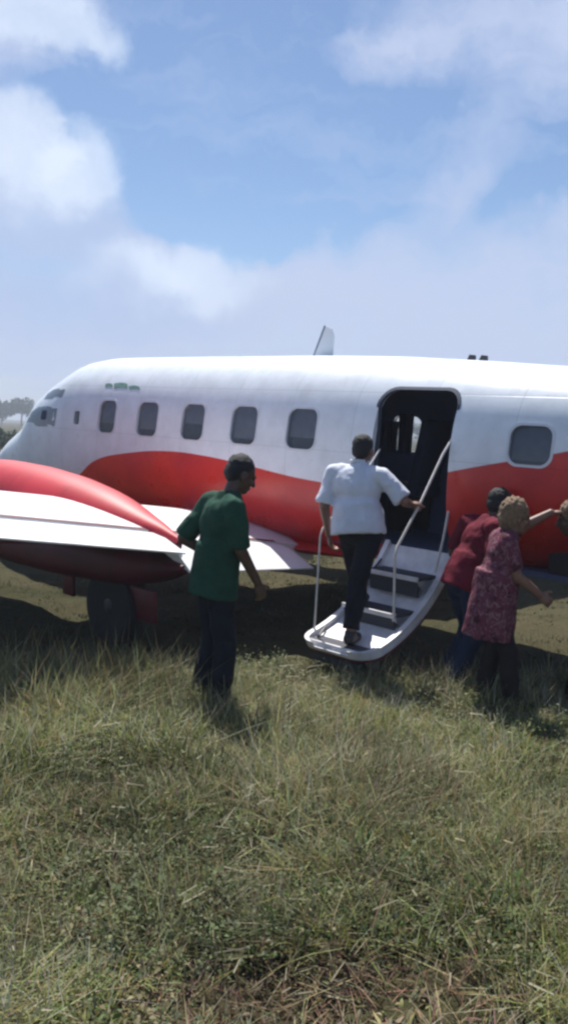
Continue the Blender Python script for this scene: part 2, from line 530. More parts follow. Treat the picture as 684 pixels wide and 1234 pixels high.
for side in (1, -1):
    for (wx, wz, hx, hz) in WINS:
        po = rrect(wx - hx - .018, wx + hx + .018, wz - hz - .018, wz + hz + .018, .10)
        pi = rrect(wx - hx + .003, wx + hx - .003, wz - hz + .003, wz + hz - .003, .085)
        f = from_bm('cabin_window', ring_strip(po, pi, side, .004), M['frame'], plane, dz=DZ)
        drop = {0.0: .72, .76: .85, 1.52: .55, 2.28: .8, 3.03: .7, -2.25: .9}[wx] if side > 0 else .25
        zb_ = wz + hz - 2 * hz * drop
        if side > 0 or wx != 0.0:
            bl = bmesh.new()
            rw = [[bl.verts.new((wx + hx * (i / 3 - 1), side * (surf_y(wx, z) - .052), z)) for i in range(7)] for z in np.linspace(wz + hz, zb_, 5)]
            for ra, rb in zip(rw, rw[1:]):
                for i in range(6): bl.faces.new((ra[i], ra[i + 1], rb[i + 1], rb[i]))
            from_bm('blind', bl, M['blind'], f, dz=DZ)
        from_bm('pane', pane_mesh(rrect(wx - hx, wx + hx, wz - hz, wz + hz, .085), side, -.022), M['glass'] if side > 0 else M['clearglass'], f, dz=DZ)
    # cockpit glazing, set 4 mm proud of the skin
    def cockpit(pts, name='cockpit_window'):
        f = from_bm(name, pane_mesh(pts, side, .004), M['glass'], plane, dz=DZ)
        return f
    cw = cockpit([(4.12, .06), (4.14, -.16), (4.6, -.18), (5.06, -.15), (4.98, .0), (4.75, .07), (4.4, .085)])
    from_bm('pilot_spot', pane_mesh(rrect(4.40, 4.56, -.09, .03, .03), side, .008), M['seatcloth'], cw, dz=DZ)  # dark patch added for the pilot's head behind the glass
    cockpit([(4.06, .30), (4.08, .20), (4.4, .175), (4.68, .17), (4.66, .25), (4.5, .30), (4.3, .315)])
    f = from_bm('side_port', pane_mesh(rrect(3.605, 3.715, -.11, .04, .03), side, -.01 if side > 0 else .003), M['glass'], plane, dz=DZ)

def windscreen():
    for s in (1, -1):
        bm = bmesh.new()
        grid = []
        for i in range(7):
            a = i / 6
            row = []
            for j in range(7):
                bq = j / 6
                x = 5.36 - .27 * a
                yy = s * (0.03 + bq * 0.40)
                hw, tp, zc = HWD(x), TOP(x), zwide(x)
                z = zc + (tp - zc) * (1 - (min(abs(yy) / hw, .999)) ** NU) ** (1 / NU) + .004
                row.append(bm.verts.new((x + .003, yy, z)))
            grid.append(row)
        for i in range(6):
            for j in range(6):
                bm.faces.new((grid[i][j], grid[i][j + 1], grid[i + 1][j + 1], grid[i + 1][j]))
        from_bm('windscreen_pane', bm, M['glass'], plane, dz=DZ)
windscreen()

# door frame, cabin interior
po = rrect(DOOR[0] - .022, DOOR[1] + .022, DOOR[2] - .022, DOOR[3] + .022, .165)
pi = rrect(DOOR[0] + .004, DOOR[1] - .004, DOOR[2] + .004, DOOR[3] - .004, .148)
from_bm('door_frame', ring_strip(po, pi, 1, .005, .04), M['seal'], plane, dz=DZ)
bm = bmesh.new(); box(bm, (.4, 0, -.99), (7.8, 1.3, .04)); from_bm('cabin_floor', bm, M['interior'], plane, dz=DZ)
for sx in (-.30, .50, 1.25, 2.0, 2.75, -2.55):
    for sy in (-.50, .48):
        if sy > 0 and sx == -.30: continue
        s = empty('passenger_seat', (sx, sy, DZ - .97), plane)
        bm = bmesh.new(); box(bm, (0, 0, .42), (.44, .42, .12), bevel=.03); from_bm('seat_cushion', bm, M['seatcloth'], s)
        bm = bmesh.new(); box(bm, (-.2, 0, .78), (.11, .42, .70), Matrix.Rotation(R(-10), 3, 'Y'), bevel=.04); from_bm('seat_back', bm, M['seatcloth'], s)
        bm = bmesh.new(); box(bm, (0, -.14, .19), (.3, .03, .36)); box(bm, (0, .14, .19), (.3, .03, .36)); from_bm('seat_frame', bm, M['dark'], s)
# curtain drawn across part of the far window
for xa, xb, zt, zb in ((-.115, .075, .21, -.21), (.075, .22, .125, -.21)):
    bm = bmesh.new()
    rows = [[bm.verts.new((xa + (xb - xa) * i / 8, -.74 + .012 * math.sin(i * 1.9 + q * .4), zt + (zb - zt) * q / 3)) for i in range(9)] for q in range(4)]
    for a, b_ in zip(rows, rows[1:]):
        for i in range(8): bm.faces.new((a[i], a[i + 1], b_[i + 1], b_[i]))
    from_bm('window_curtain', bm, M['seatcloth'], plane, dz=DZ)

# green emblem above the first windows: three slanted bars
def emblem():
    for (x0, x1, z0, z1, sl) in ((2.52, 2.72, .315, .355, .05), (2.76, 3.02, .325, .385, .05), (3.05, 3.2, .335, .375, .04)):
        bm = bmesh.new()
        g = []
        for i in range(7):
            a = i / 6
            row = []
            for j in range(5):
                q = j / 4
                x = x0 + (x1 - x0) * a + sl * q; z = z0 + (z1 - z0) * q + .012 * math.sin(a * 3.1)
                row.append(bm.verts.new((x, surf_y(x, z) + .0035, z)))
            g.append(row)
        for i in range(6):
            for j in range(4): bm.faces.new((g[i][j], g[i + 1][j], g[i + 1][j + 1], g[i][j + 1]))
        from_bm('emblem_bar', bm, M['decal'], plane, dz=DZ)
emblem()

# antennas on the roof
def blade(pts, th):
    bm = bmesh.new()
    loft(bm, [[Vector((x, -th, z)) for x, z in pts], [Vector((x, th, z)) for x, z in pts]])
    return bm
A = from_bm('roof_antenna', blade([(.69, .70), (.668, .70), (.525, 1.04), (.54, 1.05)], .007), M['antenna'], plane, dz=DZ, smooth=0)
from_bm('antenna_blade', blade([(.66, .71), (.40, .71), (.40, .93), (.44, 1.01), (.518, 1.035)], .006), M['paleblade'], A, dz=DZ, smooth=0)
for ax_ in (-1.20, -1.32):
    from_bm('roof_stub', blade([(ax_ + .05, .66), (ax_ - .04, .66), (ax_ - .035, TOP(ax_) + .045), (ax_ + .015, TOP(ax_) + .05)], .015), M['dark'], plane, dz=DZ, smooth=0)

# wings
def airfoil(n=18, th=.16):
    xs = [(1 - math.cos(math.pi * i / n)) / 2 for i in range(n + 1)]
    yt = lambda x: 5 * th * (.2969 * math.sqrt(x) - .126 * x - .3516 * x * x + .2843 * x ** 3 - .1036 * x ** 4)
    cam_ = lambda x: .02 * 4 * x * (1 - x)
    up = [(x, cam_(x) + yt(x)) for x in xs]; lo = [(x, cam_(x) - yt(x)) for x in xs]
    return up, lo
def wing_le(y): return 1.98 - .085 * max(0, y - .5)
TEX = -.30
def wing_tez(y): return -1.165 + .131 * (y - 1.0)
def wing_ring(y, s, cut=.82, th=.16):
    up, lo = airfoil(20, th)
    le = wing_le(y); c = le - TEX
    inc = R(2.5)
    def P(u, v):
        return Vector((TEX + c * (1 - u) * math.cos(inc), s * y, wing_tez(y) + c * (1 - u) * math.sin(inc) + c * v))
    ux, uz = zip(*up); lx, lz = zip(*lo)
    u_ = [(q * cut, float(np.interp(q * cut, ux, uz))) for q in ux]
    l_ = [(q * cut, float(np.interp(q * cut, lx, lz))) for q in lx]
    ring = [P(*q) for q in reversed(u_)] + [P(*q) for q in l_[1:]]
    return ring, P(*u_[-1]), P(*l_[-1])

for s in (1, -1):
    bm = bmesh.new()
    ys = [.45, .9, 1.5, 2.05, 2.85, 3.6, 4.4, 5.4, 6.4, 7.3, 7.55, 7.66]
    rings = []
    for y in ys:
        c = 0.82
        le = wing_le(y); chord = le - TEX
        cut = 1 - .41 / chord
        ring, a, b_ = wing_ring(y, s, cut, .165 - .05 * (y / 7.66))
        if y > 7.5:
            mid = sum(ring, Vector()) / len(ring)
            f = .75 if y < 7.6 else .25
            ring = [Vector((mid.x + (p.x - mid.x) * (.6 + .4 * f), p.y, mid.z + (p.z - mid.z) * f)) for p in ring]
        rings.append(ring)
    loft(bm, rings)
    from_bm('wing', bm, M['white'], plane, dz=DZ, smooth=40)
    bm = bmesh.new(); ra = []
    for y in np.linspace(.98, 7.25, 40):
        chord = wing_le(y) - TEX; th_ = .165 - .05 * (y / 7.66)
        row = []
        for dx_ in (.41, .425, .445, .458):
            _, a, _b = wing_ring(y, s, 1 - dx_ / chord, th_)
            row.append(bm.verts.new(a + Vector((0, 0, .003))))
        ra.append(row)
    for q0, q1 in zip(ra, ra[1:]):
        for i in range(3): bm.faces.new((q0[i], q0[i + 1], q1[i + 1], q1[i]))
    from_bm('gap_shade_strip', bm, M['maroon'], plane, dz=DZ, smooth=40)  # strip added to paint in the dark of the flap gap
    # trailing surfaces: wedge with a slim gap
    def flap(name, y0, y1, zd0, zd1, ext):
        bm = bmesh.new()
        rings = []
        n = 9
        for i in range(n):
            y = y0 + (y1 - y0) * i / (n - 1)
            le = wing_le(y); chord = le - TEX; cut = 1 - .41 / chord
            _, a, b_ = wing_ring(y, s, cut, .165 - .05 * (y / 7.66))
            zt = wing_tez(y) + zd0 + (zd1 - zd0) * i / (n - 1)
            mid = (a + b_) / 2
            h = (a.z - b_.z) / 2
            fx = a.x - .040
            rings.append([Vector((fx, s * y, mid.z + h - .012)), Vector((fx + .014, s * y, mid.z)), Vector((fx, s * y, mid.z - h * .9)),
                          Vector((TEX - ext, s * y, zt - .012)), Vector((TEX - ext - .006, s * y, zt)), Vector((fx - .12, s * y, mid.z + h - .012 - .024))])
        loft(bm, rings)
        return from_bm(name, bm, M['white'], plane, dz=DZ, smooth=40)
    flap('flap', .97, 2.40, -.05, -.15, .05)
    flap('flap', 2.415, 4.70, -.01, 0.0, .0)
    flap('aileron', 4.715, 7.25, 0.0, 0.0, 0.0)
    # root fillet under the belly
    bm = bmesh.new()
    rr = []
    for x, hz, hy in ((-.75, .02, .25), (-.3, .07, .62), (.3, .11, .80), (1.2, .13, .84), (2.0, .11, .8), (2.5, .03, .5)):
        rr.append([Vector((x, (hy * math.cos(2 * math.pi * k / 24)), -1.13 + hz * math.sin(2 * math.pi * k / 24))) for k in range(24)])
    if s > 0:
        loft(bm, rr); from_bm('belly_fairing', bm, M['livery'], plane, dz=DZ)
    else: bm.free()

    # engine nacelle
    EY = 2.36
    def sec(x, y, hw, top, bot, n=2.3, k=40):
        zc = (top + bot) / 2; h = (top - bot) / 2
        out = []
        for i in range(k):
            a = 2 * math.pi * (i + .5) / k
            ca, sa = math.cos(a), math.sin(a)
            out.append(Vector((x, s * y + hw * math.copysign(abs(ca) ** (2 / n), ca), zc + h * math.copysign(abs(sa) ** (2 / n), sa))))
        return out
    tabT = [(-.16, -.905), (.0, -.83), (.2, -.775), (.5, -.685), (.81, -.61), (1.33, -.53), (1.89, -.485), (2.5, -.47), (3.2, -.50), (3.7, -.60), (3.95, -.70)]
    tabB = [(-.16, -.99), (.2, -1.03), (.5, -1.1), (.9, -1.2), (1.4, -1.30), (2.5, -1.38), (3.2, -1.3), (3.7, -1.13), (3.95, -1.0)]
    tabH = [(-.16, .02), (.0, .07), (.2, .13), (.5, .22), (.81, .29), (1.33, .37), (1.89, .41), (2.5, .43), (3.2, .38), (3.7, .27), (3.95, .17)]
    it = lambda tab, x: float(np.interp(x, [q[0] for q in tab], [q[1] for q in tab]))
    sm = lambda tab, x: (it(tab, x - .1) + 2 * it(tab, x) + it(tab, x + .1)) / 4
    bm = bmesh.new()
    loft(bm, [sec(x, EY, sm(tabH, x), sm(tabT, x), sm(tabB, x)) for x in np.linspace(-.16, 3.95, 46)])
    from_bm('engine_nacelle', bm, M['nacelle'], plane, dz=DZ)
    tabT2 = [(-.28, -1.09), (.0, -1.05), (.5, -1.0), (2.4, -1.0), (2.8, -1.1)]
    tabB2 = [(-.28, -1.13), (-.05, -1.26), (.35, -1.36), (1.4, -1.42), (2.3, -1.43), (2.8, -1.3)]
    tabH2 = [(-.28, .06), (.0, .19), (.35, .27), (1.2, .33), (2.3, .32), (2.8, .2)]
    bm = bmesh.new()
    loft(bm, [sec(x, EY, sm(tabH2, x), sm(tabT2, x), sm(tabB2, x), 2.8) for x in np.linspace(-.28, 2.8, 34)])
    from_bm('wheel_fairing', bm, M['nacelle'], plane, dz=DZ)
    # propeller with three blades at rest
    pr = empty('propeller', (3.98, s * EY, DZ - .85), plane)
    bm = bmesh.new()
    rings = []
    for x, r in ((-.02, .17), (.1, .165), (.25, .12), (.36, .05), (.4, .01)):
        rings.append([Vector((x, r * math.cos(2 * math.pi * k / 24), r * math.sin(2 * math.pi * k / 24))) for k in range(24)])
    loft(bm, rings); from_bm('spinner', bm, M['steel'], pr)
    for k in range(3):
        bm = bmesh.new(); rings = []
        for r, wd, tw in ((.1, .05, 60), (.3, .09, 48), (.6, .11, 34), (.9, .10, 24), (1.12, .06, 18), (1.18, .02, 16)):
            ca, sa = math.cos(R(tw)), math.sin(R(tw))
            rings.append([Vector((.12 + sa * dx + ca * dt, ca * dx - sa * dt, r)) for dx, dt in ((-wd, 0), (0, .012), (wd, 0), (0, -.012))])
        loft(bm, rings)
        bmesh.ops.rotate(bm, verts=bm.verts, cent=(0, 0, 0), matrix=Matrix.Rotation(R(25 + 120 * k), 3, 'X'))
        from_bm('blade', bm, M['dark'], pr)
    # main landing gear
    wz = -DZ + .33 + .015
    wh = empty('main_wheel', (.52, s * 2.44, DZ + wz), plane)
    bm = bmesh.new()
    lathe_y(bm, [(.19, -.09), (.27, -.105), (.315, -.09), (.33, -.05), (.334, 0), (.33, .05), (.315, .09), (.27, .105), (.19, .09)], (0, 0, 0))
    from_bm('tyre', bm, M['rubber'], wh)
    bm = bmesh.new()
    lathe_y(bm, [(.03, -.06), (.10, -.075), (.19, -.085), (.195, 0), (.19, .085), (.10, .06), (.06, .09), (.02, .095)], (0, 0, 0), 24)
    from_bm('rim', bm, M['dark'], wh)
    bm = bmesh.new()
    yi = s * (2.44 - .16)
    tube(bm, [(.62, s * EY, -1.3), (.56, yi, -1.42), (.52, yi, wz)], [.055, .05, .045], 14)
    tube(bm, [(.52, yi - s * .03, wz), (.52, s * 2.44, wz)], [.04, .04], 12)
    from_bm('gear_strut', bm, M['steel'], plane, dz=DZ)
    bm = bmesh.new(); tube(bm, [(1.15, s * EY, -1.36), (.56, yi, -1.5)], [.025, .025], 10)
    from_bm('drag_brace', bm, M['steel'], plane, dz=DZ)
    for (gx, gy, gl, zl) in ((.12, EY + .12, .36, .27), (1.22, EY + .1, .17, .26)):
        bm = bmesh.new(); box(bm, (gx, s * gy, -1.30 - zl / 2 - .03), (gl, .035, zl), Matrix.Rotation(R(-4 * s), 3, 'X'), bevel=.012)
        from_bm('gear_door', bm, M['maroon'], plane, dz=DZ)

# nose gear
nw = empty('nose_wheel', (5.1, 0, .27), plane)
bm = bmesh.new(); lathe_y(bm, [(.13, -.07), (.2, -.085), (.245, -.05), (.25, 0), (.245, .05), (.2, .085), (.13, .07)], (0, 0, 0)); from_bm('tyre', bm, M['rubber'], nw)
bm = bmesh.new(); lathe_y(bm, [(.03, -.05), (.13, -.065), (.135, 0), (.13, .065), (.03, .05)], (0, 0, 0), 24); from_bm('rim', bm, M['steel'], nw)
bm = bmesh.new(); tube(bm, [(5.15, 0, -1.08), (5.12, 0, -1.27)], .05); box(bm, (5.11, 0, -1.29), (.08, .24, .05)); tube(bm, [(5.1, .11, -1.28), (5.1, .11, -1.62)], .025); tube(bm, [(5.1, -.11, -1.28), (5.1, -.11, -1.62)], .025)
from_bm('nose_strut', bm, M['steel'], plane, dz=DZ)

# tail surfaces
def slab(secs, th, axis):
    """symmetrical tail surface from (x_le, x_te, pos) stations"""
    bm = bmesh.new(); rings = []
    up, lo = airfoil(12, th)
    for (xl, xt, y, z) in secs:
        c = xl - xt; ring = []
        prof = [(u, (v - .08 * u * (1 - u))) for u, v in reversed(up)] + [(u, -(v - .08 * u * (1 - u))) for u, v in up[1:-1]]
        for u, v in prof:
            ring.append(Vector((xl - c * u, y + (c * v if axis == 'y' else 0), z + (c * v if axis == 'z' else 0))))
        rings.append(ring)
    loft(bm, rings)
    return bm
from_bm('tail_fin', slab([(-5.2, -7.5, 0, .3), (-6.3, -8.0, 0, 1.9), (-6.9, -8.05, 0, 2.85)], .11, 'y'), M['red'], plane, dz=DZ)
for s in (1, -1):
    from_bm('tailplane', slab([(-5.9, -7.5, s * .1, .42), (-6.5, -7.5, s * 3.0, .46)], .10, 'z'), M['white'], plane, dz=DZ)
from_bm('ventral_fin', slab([(-5.3, -6.8, 0, -.2), (-5.9, -6.6, 0, -.75)], .08, 'y'), M['red'], plane, dz=DZ)

# airstair door, folded down
HY, HZ = surf_y(-1.2, -.95) + .01, -.955
EYs, EZs = 1.77, -1.66
SL = math.hypot(EYs - HY, EZs - HZ)
e1 = Vector((0, (EYs - HY) / SL, (EZs - HZ) / SL)); e2 = Vector((0, -e1.z, e1.y))
if e2.z < 0: e2 = -e2
SX0, SX1 = -1.625, -.93
def bulge(u): return .15 * 4 * u * (1 - u)
def spt(x, u, off): return Vector((x, HY, HZ)) + e1 * (u * SL) + e2 * (off - bulge(u))
def xr(u):
    r = .17 / SL
    k = 0.0
    if u > 1 - r:
        q = (u - (1 - r)) / r
        k = .17 * (1 - math.sqrt(max(0, 1 - q * q)))
    return SX0 + k, SX1 - k
stair = empty('airstair', pw(0, 0, 0), None)
stair.parent = plane; stair.location = (0, 0, DZ); stair.rotation_euler = (0, 0, 0)
def stair_grid(us, nx, off0, off1, xf=xr):
    bm = bmesh.new()
    top, bot = [], []
    for u in us:
        a, b_ = xf(u)
        top.append([bm.verts.new(spt(a + (b_ - a) * i / nx, u, off1)) for i in range(nx + 1)])
        bot.append([bm.verts.new(spt(a + (b_ - a) * i / nx, u, off0)) for i in range(nx + 1)])
    for i in range(len(us) - 1):
        for j in range(nx):
            bm.faces.new((top[i][j], top[i][j + 1], top[i + 1][j + 1], top[i + 1][j]))
            bm.faces.new((bot[i][j], bot[i + 1][j], bot[i + 1][j + 1], bot[i][j + 1]))
        for j in (0, nx):
            bm.faces.new((top[i][j], bot[i][j], bot[i + 1][j], top[i + 1][j]))
    for i in (0, len(us) - 1):
        for j in range(nx):
            bm.faces.new((top[i][j], top[i][j + 1], bot[i][j + 1], bot[i][j]))
    return bm
us = list(np.linspace(0, .86, 14)) + list(1 - .17 / SL * (1 - np.sin(np.linspace(.05, math.pi / 2, 8))))
from_bm('stair_shell', stair_grid(us, 8, -.008, .022), M['stair'], stair)
from_bm('stair_skin', stair_grid(us, 8, -.034, -.010), M['maroon'], stair)  # door's livery skin coloured dark maroon to paint in its shade
for sd in (0, 1):
    def xf(u, sd=sd):
        a, b_ = xr(u)
        return (a + .004, a + .05) if sd == 0 else (b_ - .05, b_ - .004)
    from_bm('stair_stringer', stair_grid(us[:-1], 2, .0225, .065, xf), M['stair'], stair)
# dark bottom seal at the outer end
def xe(u):
    a, b_ = xr(u); return a + .02, b_ - .02
from_bm('end_seal', stair_grid([.965, .98, .995], 8, -.05, -.029, xe), M['rubber'], stair)
# treads
TZ = [(.18, -1.105), (.46, -1.365), (.80, -1.60)]
for k, (u, tz) in enumerate(TZ):
    p = spt(0, u, .03)
    y0 = p.y - .02
    depth = .24
    xa, xb = SX0 + .085, SX1 - .085
    bm = bmesh.new(); box(bm, ((xa + xb) / 2, y0 + depth / 2, tz - .018), (xb - xa, depth, .03), bevel=.004)
    t_ = from_bm('stair_tread', bm, M['tread'], stair)
    bm = bmesh.new(); box(bm, ((xa + xb) / 2, y0 + depth + .0135, tz - .018), (xb - xa, .022, .036), bevel=.004)
    from_bm('tread_nosing', bm, M['stair'], stair)
    # dark riser closing the step under the nosing
    bm = bmesh.new()
    yb = y0 + depth - .004
    zb = tz - .17
    loft(bm, [[Vector((xx, yb, tz - .034)), Vector((xx, yb - .03, zb)), Vector((xx, yb - .05, zb)), Vector((xx, yb - .02, tz - .034))] for xx in (xa + .025, xb - .025)])
    from_bm('stair_riser', bm, M['tread'], stair, smooth=0)
    bm = bmesh.new(); tube(bm, [(xb + .02, y0 + .02, tz + .05), (xb - .03, y0 + depth * .6, tz + .015), (xb - .01, y0 + depth, tz - .05)], .009, 8)
    from_bm('tread_cable', bm, M['dark'], stair)
    for sx_ in (xa + .012, xb - .012):
        bm = bmesh.new()
        pts = [(y0 + .005, tz - .035), (y0 + depth, tz - .035), (y0 + depth - .02, tz - .07), (y0 + .06, tz - .19), (y0 + .005, tz - .16)]
        loft(bm, [[Vector((sx_ - .008, y, z)) for y, z in pts], [Vector((sx_ + .008, y, z)) for y, z in pts]])
        from_bm('tread_bracket', bm, M['steel'], stair, smooth=0)
# support leg under the outer end
for sx_ in (SX0 + .15, SX1 - .15):
    q = spt(sx_, .93, -.03)
    bm = bmesh.new(); tube(bm, [q, (sx_, q.y + .02, -1.87)], .018, 8); from_bm('support_leg', bm, M['dark'], stair)
# handrails
bm = bmesh.new()
tube(bm, [(-1.585, .78, .03), (-1.58, .92, -.13), (-1.58, 1.19, -.52), (-1.58, 1.44, -.83), (-1.58, 1.46, -.90), (-1.58, 1.42, -1.40)], .0105, 10)
from_bm('handrail', bm, M['pale'], stair)
bm = bmesh.new()
tube(bm, [(-.945, .90, -.13), (-.95, 1.19, -.45), (-.95, 1.57, -.76), (-.95, 1.595, -.82), (-.95, 1.60, -1.585)], .008, 10)
from_bm('handrail', bm, M['pale'], stair)
bm = bmesh.new()
tube(bm, [(-1.60, .77, -.36), (-1.605, .80, -.50), (-1.61, .87, -.80), (-1.61, .95, -1.06)], .011, 8)
from_bm('stay_cable', bm, M['pale'], stair)

# ------------------------------------------------------------------ people
TEXC = bpy.data.textures.new('cloth_folds', 'CLOUDS'); TEXC.noise_scale = 0.11; TEXC.noise_depth = 2
TEXH = bpy.data.textures.new('hair_curls', 'CLOUDS'); TEXH.noise_scale = 0.02; TEXH.noise_depth = 1

def prim_ell(bm, c, r, rot=None):
    q = bmesh.ops.create_uvsphere(bm, u_segments=20, v_segments=12, radius=1)
    mx = Matrix.Translation(c) @ (rot.to_4x4() if rot is not None else Matrix.Identity(4)) @ Matrix.Diagonal((*r, 1))
    bmesh.ops.transform(bm, matrix=mx, verts=q['verts'])
def prim_cone(bm, a, b, ra, rb, flat=None, rot_ref=None):
    """tapered segment; flat: (kx, ky) squash of the round section along two world-ish axes"""
    a, b = Vector(a), Vector(b)
    d = (b - a).normalized()
    ref = rot_ref or (Vector((1, 0, 0)) if abs(d.x) < .8 else Vector((0, 1, 0)))
    u = (ref - d * ref.dot(d)).normalized(); v = d.cross(u)
    kx, ky = flat or (1, 1)
    rings = []
    for t in (0, .25, .5, .75, 1):
        p = a.lerp(b, t); r = ra + (rb - ra) * t
        rings.append([p + u * (r * kx * math.cos(2 * math.pi * k / 24)) + v * (r * ky * math.sin(2 * math.pi * k / 24)) for k in range(24)])
    loft(bm, rings)
def prim_cap(bm, a, b, ra, rb):
    prim_cone(bm, a, b, ra, rb)
    prim_ell(bm, a, (ra,) * 3); prim_ell(bm, b, (rb,) * 3)

def fuse(name, bm, voxel, material, parent, smooth=4, folds=0.0, tex=None):
    """union everything into one continuous skin"""
    bmesh.ops.recalc_face_normals(bm, faces=bm.faces)
    me = bpy.data.meshes.new(name); bm.to_mesh(me); bm.free()
    o = link(name, me, material)
    md = o.modifiers.new('r', 'REMESH'); md.mode = 'VOXEL'; md.voxel_size = voxel; md.use_smooth_shade = True
    if folds:
        dm = o.modifiers.new('d', 'DISPLACE'); dm.texture = tex or TEXC; dm.strength = folds; dm.mid_level = .5; dm.texture_coords = 'LOCAL'
    if smooth:
        sm_ = o.modifiers.new('s', 'SMOOTH'); sm_.factor = .5; sm_.iterations = smooth
    dg = bpy.context.evaluated_depsgraph_get()
    m2 = bpy.data.meshes.new_from_object(o.evaluated_get(dg))
    o.modifiers.clear(); o.data = m2; m2.name = name
    m2.polygons.foreach_set('use_smooth', [True] * len(m2.polygons))
    if not m2.materials: m2.materials.append(material)
    o.parent = parent
    return o

def hand(bm, wrist, d, palm_n, side, curl=35, size=1.0):
    """palm, four fingers and a thumb; d points along the hand, palm_n out of the palm, side = towards the thumb"""
    d = Vector(d).normalized()
    pn = Vector(palm_n); pn = (pn - d * pn.dot(d)).normalized()
    th = d.cross(pn) * side
    w0 = Vector(wrist)
    c = w0 + d * .05 * size
    rot = Matrix((th, d, pn)).transposed()
    prim_ell(bm, c, (.040 * size, .055 * size, .017 * size), rot)
    for i, (off, L) in enumerate(((.028, .072), (.0095, .08), (-.0095, .074), (-.028, .058))):
        k = w0 + d * .088 * size + th * off * size
        a1, a2 = R(curl), R(curl * 2.1)
        m1 = k + (d * math.cos(a1) + pn * math.sin(a1)) * L * .5 * size
        m2 = m1 + (d * math.cos(a2) + pn * math.sin(a2)) * L * .5 * size
        prim_cap(bm, k - d * .02, m1, .0095 * size, .0088 * size); prim_cap(bm, m1, m2, .0088 * size, .0075 * size)
    t0 = w0 + d * .03 * size + th * .03 * size
    t1 = t0 + (d * .6 + th * .75 + pn * .25).normalized() * .042 * size
    t2 = t1 + (d * .85 + th * .2 + pn * .45).normalized() * .032 * size
    prim_cap(bm, t0, t1, .012 * size, .0105 * size); prim_cap(bm, t1, t2, .0105 * size, .0085 * size)

